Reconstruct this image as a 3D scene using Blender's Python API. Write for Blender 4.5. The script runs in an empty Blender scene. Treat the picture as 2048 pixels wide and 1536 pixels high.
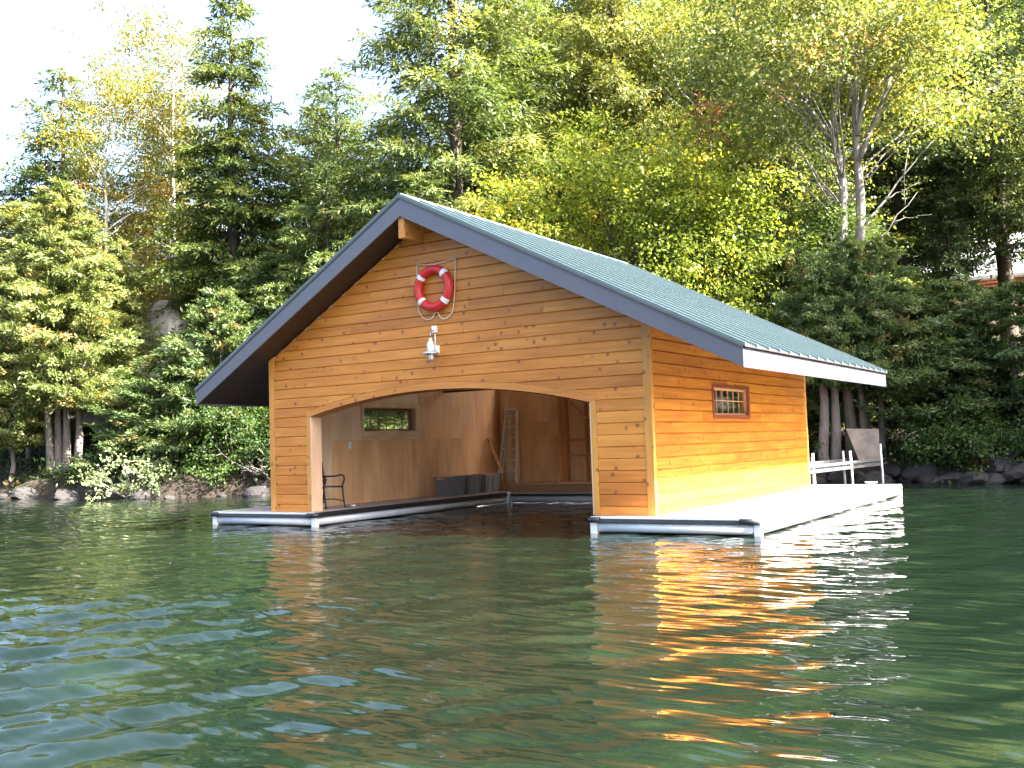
import bpy, math, random
import numpy as np
from mathutils import Vector, Matrix

# ---------------------------------------------------------------- camera, world, sun, exposure
scene = bpy.context.scene
COL = scene.collection
cd = bpy.data.cameras.new('camera'); cam = bpy.data.objects.new('camera', cd); COL.objects.link(cam)
CP = Vector((13.9935, -13.6079, 1.3619))
yaw, pitch, roll = 0.56388, 0.05967, -0.03227
fw = Vector((-math.sin(yaw)*math.cos(pitch), math.cos(yaw)*math.cos(pitch), math.sin(pitch)))
rt = Vector((math.cos(yaw), math.sin(yaw), 0)); up = rt.cross(fw)
r2 = rt*math.cos(roll)+up*math.sin(roll); u2 = -rt*math.sin(roll)+up*math.cos(roll)
M = Matrix((r2, u2, -fw)).transposed().to_4x4(); M.translation = CP
cam.matrix_world = M
cd.sensor_width = 36; cd.sensor_fit = 'HORIZONTAL'; cd.lens = 36*2010.74/2048
cd.clip_start = 0.1; cd.clip_end = 2000
scene.camera = cam
scene.render.resolution_x = 1024; scene.render.resolution_y = 768

SUN = Vector((1.0, 0.154, 0.94)).normalized()
world = bpy.data.worlds.new('World'); scene.world = world; world.use_nodes = True
wn = world.node_tree; wn.nodes.clear()
sky = wn.nodes.new('ShaderNodeTexSky'); sky.sky_type = 'NISHITA'; sky.sun_disc = False
sky.sun_elevation = math.asin(SUN.z); sky.sun_rotation = math.atan2(SUN.x, SUN.y)
sky.air_density = 1.0; sky.dust_density = 6.0; sky.ozone_density = 1.0
bg = wn.nodes.new('ShaderNodeBackground'); bg.inputs['Strength'].default_value = 0.088
wo = wn.nodes.new('ShaderNodeOutputWorld')
wn.links.new(sky.outputs[0], bg.inputs[0]); wn.links.new(bg.outputs[0], wo.inputs[0])
sd = bpy.data.lights.new('sun', 'SUN'); sd.energy = 5.0; sd.angle = math.radians(0.53); sd.color = (1.0, 0.93, 0.82)
sun = bpy.data.objects.new('sun', sd); COL.objects.link(sun)
sun.rotation_euler = SUN.to_track_quat('Z', 'Y').to_euler(); sun.location = (40, 0, 40)
vs = scene.view_settings
vs.view_transform = 'Standard'; vs.look = 'None'; vs.gamma = 1.0; vs.use_curve_mapping = False
vs.exposure = 3.36
scene.render.engine = 'CYCLES'

# ---------------------------------------------------------------- helpers
def tag(o, label=None, cat=None, group=None, kind=None):
    if label: o['label'] = label
    if cat: o['category'] = cat
    if group: o['group'] = group
    if kind: o['kind'] = kind
    return o
def empty(name, loc=(0, 0, 0), rz=0.0):
    o = bpy.data.objects.new(name, None); COL.objects.link(o)
    o.location = loc; o.rotation_euler = (0, 0, rz); o.empty_display_size = 0.3
    return o
def link(name, me, parent=None, loc=(0, 0, 0)):
    o = bpy.data.objects.new(name, me); COL.objects.link(o); o.location = loc
    if parent is not None: o.parent = parent
    return o

class MB:
    """collects shapes for ONE mesh; org is the world position of the thing's root"""
    def __init__(s, org=(0, 0, 0)):
        s.v = []; s.f = []; s.sm = []; s.org = org
    def add(s, vs, fs, smooth=False):
        n = len(s.v); s.v += [tuple(a) for a in vs]; s.f += [tuple(i+n for i in f) for f in fs]; s.sm += [smooth]*len(fs)
        return s
    def box(s, a, b, bev=0.0):
        x0, y0, z0 = [min(p, q) for p, q in zip(a, b)]; x1, y1, z1 = [max(p, q) for p, q in zip(a, b)]
        V = [(x0,y0,z0),(x1,y0,z0),(x1,y1,z0),(x0,y1,z0),(x0,y0,z1),(x1,y0,z1),(x1,y1,z1),(x0,y1,z1)]
        return s.add(V, [(0,3,2,1),(4,5,6,7),(0,1,5,4),(1,2,6,5),(2,3,7,6),(3,0,4,7)])
    def bar(s, p, q, w, h, up=(0, 0, 1)):
        """rectangular bar from p to q, width w across, height h along up"""
        p = Vector(p); q = Vector(q); d = (q-p).normalized(); u = Vector(up)
        r = d.cross(u)
        if r.length < 1e-5: r = d.cross(Vector((1, 0, 0)))
        r.normalize(); u = r.cross(d).normalized()
        V = []
        for c in (p, q):
            for a, b in ((-1,-1),(1,-1),(1,1),(-1,1)): V.append(c + r*(a*w/2) + u*(b*h/2))
        return s.add(V, [(0,1,2,3),(7,6,5,4),(0,4,5,1),(1,5,6,2),(2,6,7,3),(3,7,4,0)])
    def tube(s, pts, rad, n=8, cap=True, smooth=True):
        pts = [Vector(p) for p in pts]
        if not hasattr(rad, '__len__'): rad = [rad]*len(pts)
        V = []; F = []; ref = None
        for i, p in enumerate(pts):
            d = (pts[min(i+1, len(pts)-1)]-pts[max(i-1, 0)]).normalized()
            if ref is None: ref = Vector((0, 0, 1)) if abs(d.z) < .9 else Vector((1, 0, 0))
            r = ref - d*ref.dot(d); r.normalize(); ref = r; b = d.cross(r)
            for k in range(n):
                a = 2*math.pi*k/n; V.append(p + (r*math.cos(a)+b*math.sin(a))*rad[i])
        for i in range(len(pts)-1):
            for k in range(n):
                k2 = (k+1) % n; F.append((i*n+k, i*n+k2, (i+1)*n+k2, (i+1)*n+k))
        s.add(V, F, smooth)
        if cap:
            m = len(s.v)-len(V)
            s.f.append(tuple(m+k for k in range(n))[::-1]); s.sm.append(False)
            s.f.append(tuple(m+(len(pts)-1)*n+k for k in range(n))); s.sm.append(False)
        return s
    def lathe(s, c, prof, n=16, axis='z', smooth=True):
        V = []; F = []
        for (r, h) in prof:
            for k in range(n):
                a = 2*math.pi*k/n; x, y = r*math.cos(a), r*math.sin(a)
                V.append((c[0]+x, c[1]+y, c[2]+h) if axis == 'z' else ((c[0]+x, c[1]+h, c[2]+y) if axis == 'y' else (c[0]+h, c[1]+x, c[2]+y)))
        for i in range(len(prof)-1):
            for k in range(n):
                k2 = (k+1) % n; F.append((i*n+k, i*n+k2, (i+1)*n+k2, (i+1)*n+k))
        return s.add(V, F, smooth)
    def mesh(s, name, mat):
        me = bpy.data.meshes.new(name)
        ox, oy, oz = s.org
        me.from_pydata([(x-ox, y-oy, z-oz) for x, y, z in s.v], [], s.f)
        me.polygons.foreach_set('use_smooth', s.sm); me.materials.append(mat)
        me.validate(); me.update(); return me
    def build(s, name, mat, parent=None):
        return link(name, s.mesh(name, mat), parent)

# ---------------------------------------------------------------- materials
def nt(name):
    m = bpy.data.materials.new(name); m.use_nodes = True
    t = m.node_tree; b = t.nodes['Principled BSDF']; return m, t, b
def rampnode(t, stops, interp='LINEAR'):
    n = t.nodes.new('ShaderNodeValToRGB'); n.color_ramp.interpolation = interp
    e = n.color_ramp.elements
    while len(e) < len(stops): e.new(0.5)
    for el, (p, c) in zip(e, stops): el.position = p; el.color = (c[0], c[1], c[2], 1)
    return n
def mixc(t, a, b, fac, mode='MIX'):
    n = t.nodes.new('ShaderNodeMix'); n.data_type = 'RGBA'; n.blend_type = mode
    for k, v in ((6, a), (7, b), (0, fac)):
        if hasattr(v, 'is_output'): t.links.new(v, n.inputs[k])
        elif k == 0: n.inputs[0].default_value = v
        else: n.inputs[k].default_value = (v[0], v[1], v[2], 1)
    return n.outputs[2]
def coords(t, scale=(1, 1, 1), rnd=False):
    tc = t.nodes.new('ShaderNodeTexCoord'); mp = t.nodes.new('ShaderNodeMapping'); mp.inputs['Scale'].default_value = scale
    t.links.new(tc.outputs['Object'], mp.inputs['Vector'])
    out = mp.outputs[0]
    if rnd:
        oi = t.nodes.new('ShaderNodeObjectInfo'); ml = t.nodes.new('ShaderNodeMath'); ml.operation = 'MULTIPLY'; ml.inputs[1].default_value = 37.0
        t.links.new(oi.outputs['Random'], ml.inputs[0])
        ad = t.nodes.new('ShaderNodeVectorMath'); ad.operation = 'ADD'
        t.links.new(out, ad.inputs[0]); t.links.new(ml.outputs[0], ad.inputs[1]); out = ad.outputs[0]
    return out
def noise(t, vec, scale=5, detail=4, rough=.5):
    n = t.nodes.new('ShaderNodeTexNoise'); n.inputs['Scale'].default_value = scale; n.inputs['Detail'].default_value = detail
    n.inputs['Roughness'].default_value = rough; t.links.new(vec, n.inputs['Vector']); return n.outputs['Fac']
def bump(t, h, b, strength=.3, dist=.01):
    n = t.nodes.new('ShaderNodeBump'); n.inputs['Strength'].default_value = strength; n.inputs['Distance'].default_value = dist
    t.links.new(h, n.inputs['Height']); t.links.new(n.outputs[0], b.inputs['Normal'])
def plain(name, c, rough=.5, metal=0.0, var=.15, scale=8, bumpy=0.0, spec=.5):
    m, t, b = nt(name)
    v = noise(t, coords(t), scale, 5, .6)
    r = rampnode(t, [(.3, [k*(1-var) for k in c]), (.7, [min(1, k*(1+var)) for k in c])]); t.links.new(v, r.inputs[0])
    t.links.new(r.outputs[0], b.inputs['Base Color'])
    b.inputs['Roughness'].default_value = rough; b.inputs['Metallic'].default_value = metal; b.inputs['Specular IOR Level'].default_value = spec
    if bumpy: bump(t, v, b, bumpy, .02)
    return m
def wood(name, c1, c2, axis=0, rough=.45, knots=None, grain=26, var=.22, spec=.4):
    """grain runs along axis; each board (object) gets its own offset and tone"""
    m, t, b = nt(name)
    sc = [grain]*3; sc[axis] = 1.1
    vec = coords(t, sc, True)
    g = noise(t, vec, 1.0, 5, .62)
    r = rampnode(t, [(.28, c1), (.72, c2)]); t.links.new(g, r.inputs[0]); col = r.outputs[0]
    oi = t.nodes.new('ShaderNodeObjectInfo')
    rr = rampnode(t, [(0, [1-var, 1-var*1.3, 1-var*1.3]), (.35, [1, .95, .9]), (.65, [1-var*.3, 1-var*.5, 1-var*.1]), (1, [1+var*.35, 1+var*.5, 1+var*.5])]); t.links.new(oi.outputs['Random'], rr.inputs[0])
    col = mixc(t, col, rr.outputs[0], 1.0, 'MULTIPLY')
    big = noise(t, coords(t, [.8 if k == axis else 2.5 for k in range(3)], True), 1.0, 2)
    rb = rampnode(t, [(.35, (.86, .8, .78)), (.65, (1.06, 1.06, 1.05))]); t.links.new(big, rb.inputs[0])
    col = mixc(t, col, rb.outputs[0], 1.0, 'MULTIPLY')
    if knots:
        ks = [6.0]*3; ks[axis] = 6.4
        vo = t.nodes.new('ShaderNodeTexVoronoi'); vo.inputs['Scale'].default_value = 1.0; vo.inputs['Randomness'].default_value = 1
        t.links.new(coords(t, ks, True), vo.inputs['Vector'])
        kr = rampnode(t, [(.07, (1, 1, 1)), (.27, (0, 0, 0))]); t.links.new(vo.outputs['Distance'], kr.inputs[0])
        cr = t.nodes.new('ShaderNodeSeparateColor'); t.links.new(vo.outputs['Color'], cr.inputs[0])
        th = t.nodes.new('ShaderNodeMath'); th.operation = 'GREATER_THAN'; th.inputs[1].default_value = .48; t.links.new(cr.outputs[0], th.inputs[0])
        mu = t.nodes.new('ShaderNodeMath'); mu.operation = 'MULTIPLY'; t.links.new(kr.outputs[0], mu.inputs[0]); t.links.new(th.outputs[0], mu.inputs[1])
        m2 = t.nodes.new('ShaderNodeMath'); m2.operation = 'MULTIPLY'; t.links.new(mu.outputs[0], m2.inputs[0]); m2.inputs[1].default_value = .85
        col = mixc(t, col, knots, m2.outputs[0])
    t.links.new(col, b.inputs['Base Color']); b.inputs['Roughness'].default_value = rough; b.inputs['Specular IOR Level'].default_value = spec
    bump(t, g, b, .25, .004)
    return m
def leafmat(name, stops, trans=.4, rough=.5, spec=.35):
    m, t, b = nt(name)
    at = t.nodes.new('ShaderNodeAttribute'); at.attribute_name = 'tint'
    r = rampnode(t, stops); t.links.new(at.outputs['Fac'], r.inputs[0])
    t.links.new(r.outputs[0], b.inputs['Base Color']); b.inputs['Roughness'].default_value = rough; b.inputs['Specular IOR Level'].default_value = spec
    tr = t.nodes.new('ShaderNodeBsdfTranslucent'); cc = mixc(t, r.outputs[0], (1.5, 1.35, .6), 1.0, 'MULTIPLY'); t.links.new(cc, tr.inputs[0])
    mx = t.nodes.new('ShaderNodeMixShader'); mx.inputs[0].default_value = trans
    t.links.new(b.outputs[0], mx.inputs[1]); t.links.new(tr.outputs[0], mx.inputs[2])
    t.links.new(mx.outputs[0], t.nodes['Material Output'].inputs[0])
    return m

MAT = {}
CED1, CED2, KNOT = (.47, .170, .026), (.65, .278, .050), (.13, .034, .026)
MAT['siding_x'] = wood('cedar siding', CED1, CED2, 0, .42, KNOT, var=.24)
MAT['siding_y'] = wood('cedar siding side', (.38, .130, .014), (.62, .275, .034), 1, .42, KNOT, var=.24)  # same cedar as the front, deepened to the orange of deck bounce light
MAT['trim_z'] = wood('cedar trim', (.50, .24, .045), (.62, .32, .075), 2, .4, KNOT, var=.1)
MAT['trim_x'] = wood('cedar arch trim', (.45, .165, .030), (.60, .25, .05), 0, .42, KNOT, var=.1)
MAT['beam'] = wood('ridge beam wood', (.50, .23, .05), (.62, .31, .08), 1, .45, KNOT, var=.05)
MAT['jamb'] = wood('raw jamb board', (.60, .42, .28), (.70, .52, .36), 2, .6, None, var=.05)
MAT['ply'] = wood('plywood', (.74, .46, .24), (.84, .60, .36), 2, .6, None, grain=9, var=.2)
MAT['plypale'] = wood('pale plywood', (.74, .58, .40), (.82, .68, .50), 2, .6, None, grain=9, var=.08)
MAT['stud'] = wood('stud lumber', (.50, .25, .10), (.62, .34, .15), 2, .6, KNOT, var=.15)
MAT['lumber'] = wood('platform lumber', (.34, .20, .11), (.46, .29, .17), 0, .6, KNOT, var=.15)
MAT['redwood'] = wood('red brown window frame', (.20, .06, .035), (.29, .10, .055), 1, .4, None, var=.05)
MAT['winlight'] = wood('window edge wood', (.55, .33, .17), (.66, .42, .24), 1, .45, None, var=.05)
MAT['deck'] = wood('weathered deck board', (.36, .32, .28), (.50, .45, .40), 0, .7, None, var=.15)
MAT['fascia'] = plain('sky tinted brown grey metal fascia', (.086, .090, .118), .32, 0, .06, 2, spec=.6)  # brown grey paint with blue skylight mixed into the colour
MAT['drip'] = plain('dark drip edge', (.05, .042, .04), .4, 0, .1, 4)
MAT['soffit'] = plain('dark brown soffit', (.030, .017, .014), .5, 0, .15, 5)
MAT['white'] = plain('white painted metal', (.74, .76, .78), .35, 0, .06, 6)
MAT['tube'] = plain('pale grey float tube', (.62, .65, .68), .3, 0, .1, 5)
MAT['black'] = plain('black rubber', (.018, .019, .024), .45, 0, .2, 12)
MAT['rubber'] = plain('dark blue grey rubber strip', (.045, .05, .062), .35, 0, .2, 12)
MAT['alu'] = plain('galvanised pipe', (.62, .64, .66), .35, .55, .1, 14)
MAT['alu_dull'] = plain('dull aluminium', (.78, .79, .82), .5, .0, .12, 10)
MAT['plastic'] = plain('grey plastic tub', (.17, .175, .195), .45, 0, .12, 5)
MAT['chair'] = plain('dark green black chair metal', (.012, .017, .016), .35, 0, .2, 20)
MAT['red'] = plain('red ring vinyl', (.56, .022, .022), .38, 0, .1, 4)
MAT['rope'] = plain('off white rope', (.66, .6, .5), .8, 0, .15, 60, .4)
MAT['lampwhite'] = plain('white lamp enamel', (.78, .79, .8), .3, 0, .04, 6)
MAT['lampmetal'] = plain('lamp cage metal', (.35, .36, .38), .35, .7, .1, 20)
MAT['gang'] = plain('dull gangway metal', (.13, .135, .145), .45, .2, .2, 10)
MAT['sheet'] = plain('weathered plywood sheet', (.20, .165, .14), .8, 0, .35, 3, .2)
MAT['loft'] = wood('dark loft edge', (.05, .03, .022), (.085, .05, .036), 0, .6, None)
MAT['houselog'] = wood('cottage log wall', (.24, .075, .03), (.34, .12, .045), 0, .5, None, grain=8)
MAT['cotroof'] = plain('pale cottage roof', (.62, .66, .70), .4, 0, .1, 2)
MAT['teal'] = plain('teal paint', (.02, .30, .27), .4)

def make_glass():
    m, t, b = nt('window glass')
    g = t.nodes.new('ShaderNodeBsdfGlossy'); g.inputs['Roughness'].default_value = .02; g.inputs['Color'].default_value = (.9, .93, .95, 1)
    tr = t.nodes.new('ShaderNodeBsdfTransparent'); tr.inputs[0].default_value = (.93, .95, .94, 1)
    lw_ = t.nodes.new('ShaderNodeLayerWeight'); lw_.inputs[0].default_value = .5
    pw = t.nodes.new('ShaderNodeMath'); pw.operation = 'POWER'; pw.inputs[1].default_value = 4.0; t.links.new(lw_.outputs['Facing'], pw.inputs[0])
    ma = t.nodes.new('ShaderNodeMath'); ma.operation = 'MULTIPLY_ADD'; ma.inputs[1].default_value = .6; ma.inputs[2].default_value = .05; t.links.new(pw.outputs[0], ma.inputs[0])
    mx = t.nodes.new('ShaderNodeMixShader'); t.links.new(ma.outputs[0], mx.inputs[0]); t.links.new(tr.outputs[0], mx.inputs[1]); t.links.new(g.outputs[0], mx.inputs[2])
    t.links.new(mx.outputs[0], t.nodes['Material Output'].inputs[0]); return m
MAT['glass'] = make_glass()

def make_roofmat():
    m, t, b = nt('green ribbed metal roof')
    v = noise(t, coords(t), 3, 4); r = rampnode(t, [(.3, (.090, .128, .137)), (.7, (.112, .155, .165))]); t.links.new(v, r.inputs[0])
    t.links.new(r.outputs[0], b.inputs['Base Color']); b.inputs['Roughness'].default_value = .5; b.inputs['Specular IOR Level'].default_value = .3
    return m
MAT['roof'] = make_roofmat()

def make_bark(name, c1, c2, sc=9):
    m, t, b = nt(name)
    vec = coords(t, (sc, sc, sc*.22)); v = noise(t, vec, 1.0, 6, .65)
    r = rampnode(t, [(.3, c1), (.68, c2)]); t.links.new(v, r.inputs[0]); t.links.new(r.outputs[0], b.inputs['Base Color'])
    b.inputs['Roughness'].default_value = .85; bump(t, v, b, .6, .03); return m
MAT['bark_grey'] = make_bark('grey bark', (.12, .11, .10), (.27, .255, .24))
MAT['bark_dark'] = make_bark('dark bark', (.035, .026, .021), (.10, .078, .062))
MAT['bark_cedar'] = make_bark('cedar bark', (.11, .09, .08), (.24, .205, .185))
MAT['bark_birch'] = make_bark('birch bark', (.28, .26, .24), (.74, .72, .68), 3)
MAT['twig'] = make_bark('dead grey twig', (.16, .14, .125), (.32, .29, .27))

G = {}
G['maple'] = leafmat('maple leaves', [(0, (.080, .120, .034)), (.5, (.160, .205, .062)), (.82, (.27, .28, .10)), (.93, (.38, .34, .12)), (1, (.43, .26, .09))])
G['beech'] = leafmat('yellow green beech leaves', [(0, (.095, .150, .022)), (.45, (.215, .285, .040)), (.8, (.33, .36, .055)), (.93, (.44, .40, .05)), (1, (.56, .36, .03))], .45)
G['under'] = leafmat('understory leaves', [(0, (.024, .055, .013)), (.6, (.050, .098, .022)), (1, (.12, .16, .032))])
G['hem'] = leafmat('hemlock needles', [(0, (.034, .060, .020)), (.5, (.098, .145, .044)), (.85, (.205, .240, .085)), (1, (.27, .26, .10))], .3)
G['hemlit'] = leafmat('sunlit hemlock needles', [(0, (.070, .100, .024)), (.5, (.16, .19, .05)), (.85, (.26, .27, .08)), (1, (.30, .27, .09))], .3)  # brighter copy of the hemlock needles, with sunshine worked into the ramp
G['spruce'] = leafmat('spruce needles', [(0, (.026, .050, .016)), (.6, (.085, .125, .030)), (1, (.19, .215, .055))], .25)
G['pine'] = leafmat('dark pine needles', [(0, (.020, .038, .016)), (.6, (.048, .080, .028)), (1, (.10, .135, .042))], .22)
G['cedar_lit'] = leafmat('sunlit yellow green cedar foliage', [(0, (.085, .125, .036)), (.5, (.160, .200, .068)), (.85, (.245, .26, .095)), (1, (.29, .20, .08))], .3)  # lit copy of the cedar foliage, sunlight put into its colour
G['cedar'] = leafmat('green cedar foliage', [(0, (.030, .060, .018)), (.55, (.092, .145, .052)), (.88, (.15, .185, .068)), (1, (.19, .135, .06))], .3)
G['birch'] = leafmat('yellowing birch leaves', [(0, (.120, .145, .035)), (.5, (.21, .21, .055)), (.8, (.33, .25, .06)), (1, (.40, .17, .045))], .4)
G['dogwood'] = leafmat('pale dogwood leaves', [(0, (.09, .14, .06)), (.5, (.22, .27, .14)), (1, (.42, .44, .26))], .35)
G['floor'] = leafmat('forest floor plants', [(0, (.020, .033, .010)), (.5, (.036, .058, .016)), (.8, (.06, .05, .02)), (1, (.09, .045, .02))], .3)
G['red'] = leafmat('reddened maple leaves', [(0, (.34, .14, .10)), (1, (.46, .25, .17))], .4)

def make_terrain_mat():
    m, t, b = nt('forest floor')
    vec = coords(t); n1 = noise(t, vec, .6, 6, .6); n2 = noise(t, vec, 7, 5, .65)
    a = rampnode(t, [(.3, (.012, .009, .007)), (.55, (.028, .020, .014)), (.75, (.019, .025, .009))]); t.links.new(n1, a.inputs[0])
    c = rampnode(t, [(.3, (.5, .48, .45)), (.7, (1.4, 1.3, 1.15))]); t.links.new(n2, c.inputs[0])
    t.links.new(mixc(t, a.outputs[0], c.outputs[0], 1.0, 'MULTIPLY'), b.inputs['Base Color']); b.inputs['Roughness'].default_value = .95
    bump(t, n2, b, .8, .08); return m
MAT['terrain'] = make_terrain_mat()
def make_rock():
    m, t, b = nt('shore rock')
    vec = coords(t, (1, 1, 1), True); n1 = noise(t, vec, 3.5, 7, .65); n2 = noise(t, vec, 18, 4, .6)
    a = rampnode(t, [(.3, (.012, .0115, .012)), (.6, (.026, .024, .024)), (.8, (.046, .041, .039))]); t.links.new(n1, a.inputs[0])
    t.links.new(a.outputs[0], b.inputs['Base Color']); b.inputs['Roughness'].default_value = .8; bump(t, n2, b, .6, .03); return m
MAT['rock'] = make_rock()
def make_pinkrock():
    m, t, b = nt('pale granite')
    vec = coords(t); n1 = noise(t, vec, 2.2, 7, .65)
    a = rampnode(t, [(.3, (.22, .19, .17)), (.5, (.45, .40, .37)), (.8, (.60, .54, .50))]); t.links.new(n1, a.inputs[0])  # granite tones raised to stand for sun on the outcrop
    t.links.new(a.outputs[0], b.inputs['Base Color']); b.inputs['Roughness'].default_value = .85; bump(t, n1, b, .7, .08); return m
MAT['granite'] = make_pinkrock()

def make_water():
    m, t, b = nt('lake water')
    vec = coords(t)
    n1 = noise(t, vec, 1.1, 3, .55)
    a = rampnode(t, [(.35, (.0032, .0074, .0046)), (.58, (.0044, .0098, .0056)), (.72, (.0088, .0175, .0086))]); t.links.new(n1, a.inputs[0])
    t.links.new(a.outputs[0], b.inputs['Base Color'])
    b.inputs['Roughness'].default_value = .02; b.inputs['IOR'].default_value = 1.333
    rp = t.nodes.new('ShaderNodeMapping'); rp.inputs['Rotation'].default_value = (0, 0, math.radians(-62)); rp.inputs['Scale'].default_value = (.8, 3.4, 1)
    t.links.new(vec, rp.inputs['Vector'])
    n2 = noise(t, rp.outputs[0], 1.35, 1.9, .47)
    bump(t, n2, b, .9, .04)
    return m
MAT['water'] = make_water()

# ---------------------------------------------------------------- terrain and water
SH = [(-140, -12), (-60, 2), (-35, 5.8), (-21, 7.2), (-12, 7.6), (-9, 9.4), (-4, 12.2), (1, 13.4), (6, 14.3), (9, 15.2), (11.3, 13.9), (14, 12.2), (20, 8.5), (40, 0), (120, -25)]
SHX = [a for a, b in SH]; SHY = [b for a, b in SH]
def shore(x): return np.interp(x, SHX, SHY) + .25*np.sin(np.asarray(x)*1.7+1) + .12*np.sin(np.asarray(x)*4.1)
def sn(x, y, s=1.0):
    return (np.sin(x*1.3*s+y*.7*s+.3)+np.sin(-x*.6*s+y*1.5*s+1.7)+np.sin(x*2.1*s-y*1.1*s+4.0)*.6+np.sin(x*.9*s+y*2.7*s+2.2)*.5)/3.1
def ground(x, y):
    x = np.asarray(x, float); y = np.asarray(y, float)
    t = y-shore(x)
    z = np.interp(t, [-8, -2.5, -.3, 0, .25, .9, 4, 10, 18, 30, 60, 120], [-3, -1.4, -.25, 0, .3, .62, 1.15, 2.1, 4.6, 8.2, 14, 22])
    return z + np.clip(t-.3, 0, 4)/4*(.35*sn(x, y, .45)+.15*sn(x, y, 1.6)) + np.where(t > -.3, .05*sn(x, y, 4.), 0)
def gz(x, y): return float(ground(x, y))

def grid_mesh(name, P, mat, smooth=True):
    n, m = P.shape[:2]
    me = bpy.data.meshes.new(name)
    idx = np.arange(n*m).reshape(n, m)
    q = np.stack([idx[:-1, :-1], idx[1:, :-1], idx[1:, 1:], idx[:-1, 1:]], -1).reshape(-1, 4)
    me.vertices.add(n*m); me.vertices.foreach_set('co', P.reshape(-1).astype(np.float32))
    me.loops.add(q.size); me.loops.foreach_set('vertex_index', q.reshape(-1).astype(np.int32))
    me.polygons.add(len(q)); me.polygons.foreach_set('loop_start', np.arange(0, q.size, 4, dtype=np.int32))
    me.polygons.foreach_set('use_smooth', np.full(len(q), smooth))
    me.materials.append(mat); me.update(calc_edges=True); me.validate(); return me
gx = np.concatenate([np.linspace(-140, -40, 26)[:-1], np.linspace(-40, 24, 190), np.linspace(24, 110, 30)[1:]])
gt = np.concatenate([np.linspace(-8, -1, 8)[:-1], np.linspace(-1, 5, 36), np.linspace(5, 40, 60)[1:], np.linspace(40, 140, 20)[1:]])
X, T = np.meshgrid(gx, gt, indexing='ij'); Y = shore(X)+T
P = np.stack([X, Y, ground(X, Y)], -1)[:, ::1]
terrain = link('terrain', grid_mesh('terrain', P, MAT['terrain'])); tag(terrain, 'wooded bank rising behind the shore', kind='structure')

# water: waves are real displacement in a fan around the boat, flat further out
rng = np.random.default_rng(5)
KD = math.atan2(-.49, .87)
comps = []
for i in range(54):
    lam = .28*(4.6 ** rng.random()); th = KD + rng.normal(0, .24)
    comps.append((2*math.pi/lam*math.cos(th), 2*math.pi/lam*math.sin(th), rng.random()*6.28, .0105*lam**1.0/2))
def waves(x, y, dist):
    h = np.zeros_like(x)
    for kx, ky, ph, a in comps:
        k = math.hypot(kx, ky); lam = 2*math.pi/k
        h += a*np.sin(kx*x+ky*y+ph+.6*np.sin(.35*x+.5*y+ph))*np.clip(lam*48/np.maximum(dist, 1), 0, 1)*.29
    # boat wake on the left
    s = (x-4.03)*.87-(y+7.7)*.49; l = (x-4.03)*.53+(y+7.7)*.85
    s = s+.10*np.maximum(-l, 0)**1.3*.35 + .12*sn(x, y, .9)
    env = 1/(1+np.exp(-(s-.05)*7))*(.35+.65*np.exp(-((s-3.6)/2.6)**2))/(1+np.exp((l-2.6+.25*s)*1.5))
    env = env*(.65+.45*sn(x*1.1+3, y*1.1, 1.0))
    h += .044*env*np.sin(2*math.pi*s/(.95-.03*s)+.9*sn(x, y, .7)+.5*sn(y, x, 1.7)) + .018*env*np.sin(2*math.pi*(s*.96+l*.3)/.47+.8*sn(x, y, 1.3))
    h += 1.35*env*(.0075*np.sin(2*math.pi*(s*.93-l*.36)/.31+sn(y, x, 2.1))+.005*np.sin(2*math.pi*(s*.9+l*.44)/.22+sn(x, y, 2.6))+.0035*np.sin(2*math.pi*(s+l*.1)/.17))
    return h
ctr = (CP.x+.53*.6, CP.y-.84*.6); az0 = math.atan2(fw.y, fw.x)
rr = 1.6*(75/1.6)**np.linspace(0, 1, 760); aa = az0+np.radians(np.linspace(40, -40, 330))
R_, A_ = np.meshgrid(rr, aa, indexing='ij'); wx = ctr[0]+R_*np.cos(A_); wy = ctr[1]+R_*np.sin(A_)
fade = np.clip((75-R_)/30, 0, 1)*np.clip((np.radians(40)-np.abs(A_-az0))/np.radians(5), 0, 1)*np.clip((R_-1.6)/.8, 0, 1)
wz = waves(wx, wy, R_)*fade
wm = grid_mesh('water', np.stack([wx, wy, wz], -1)[:, ::-1], MAT['water'])
# close the sheet: the rest of the disc and the far ring
bm_v = [(ctr[0], ctr[1], 0)]; bm_f = []
rads = [1.6, 12, 30, 75, 200, 600]
aw = list(az0+np.radians(np.linspace(40, 320, 24)))
af = [float(a) for a in aa[::-1]]
water = link('water', wm); tag(water, 'green lake water with ripples and a boat wake', kind='structure')
mb = MB()
ring = [[(ctr[0]+r*math.cos(a), ctr[1]+r*math.sin(a), 0) for a in aw] for r in rads]
V = sum(ring, []); n = len(aw); F = []
for i in range(len(rads)-1):
    for k in range(n-1): F.append((i*n+k, (i+1)*n+k, (i+1)*n+k+1, i*n+k+1))
mb.add(V, F, True)
inner = [(ctr[0]+1.6*math.cos(a), ctr[1]+1.6*math.sin(a), 0) for a in af[:-1]] + ring[0][:-1]
mb.add([(ctr[0], ctr[1], 0)]+inner, [(0, 1+k, 1+(k+1) % len(inner)) for k in range(len(inner))], True)
V = [(ctr[0]+r*math.cos(a), ctr[1]+r*math.sin(a), 0) for r in (75, 200, 600) for a in af]; n = len(af)
mb.add(V, [(i*n+k, (i+1)*n+k, (i+1)*n+k+1, i*n+k+1) for i in range(2) for k in range(n-1)], True)
wo_ = mb.build('water', MAT['water']); tag(wo_, 'open lake water behind and around the boat', kind='structure')

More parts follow.
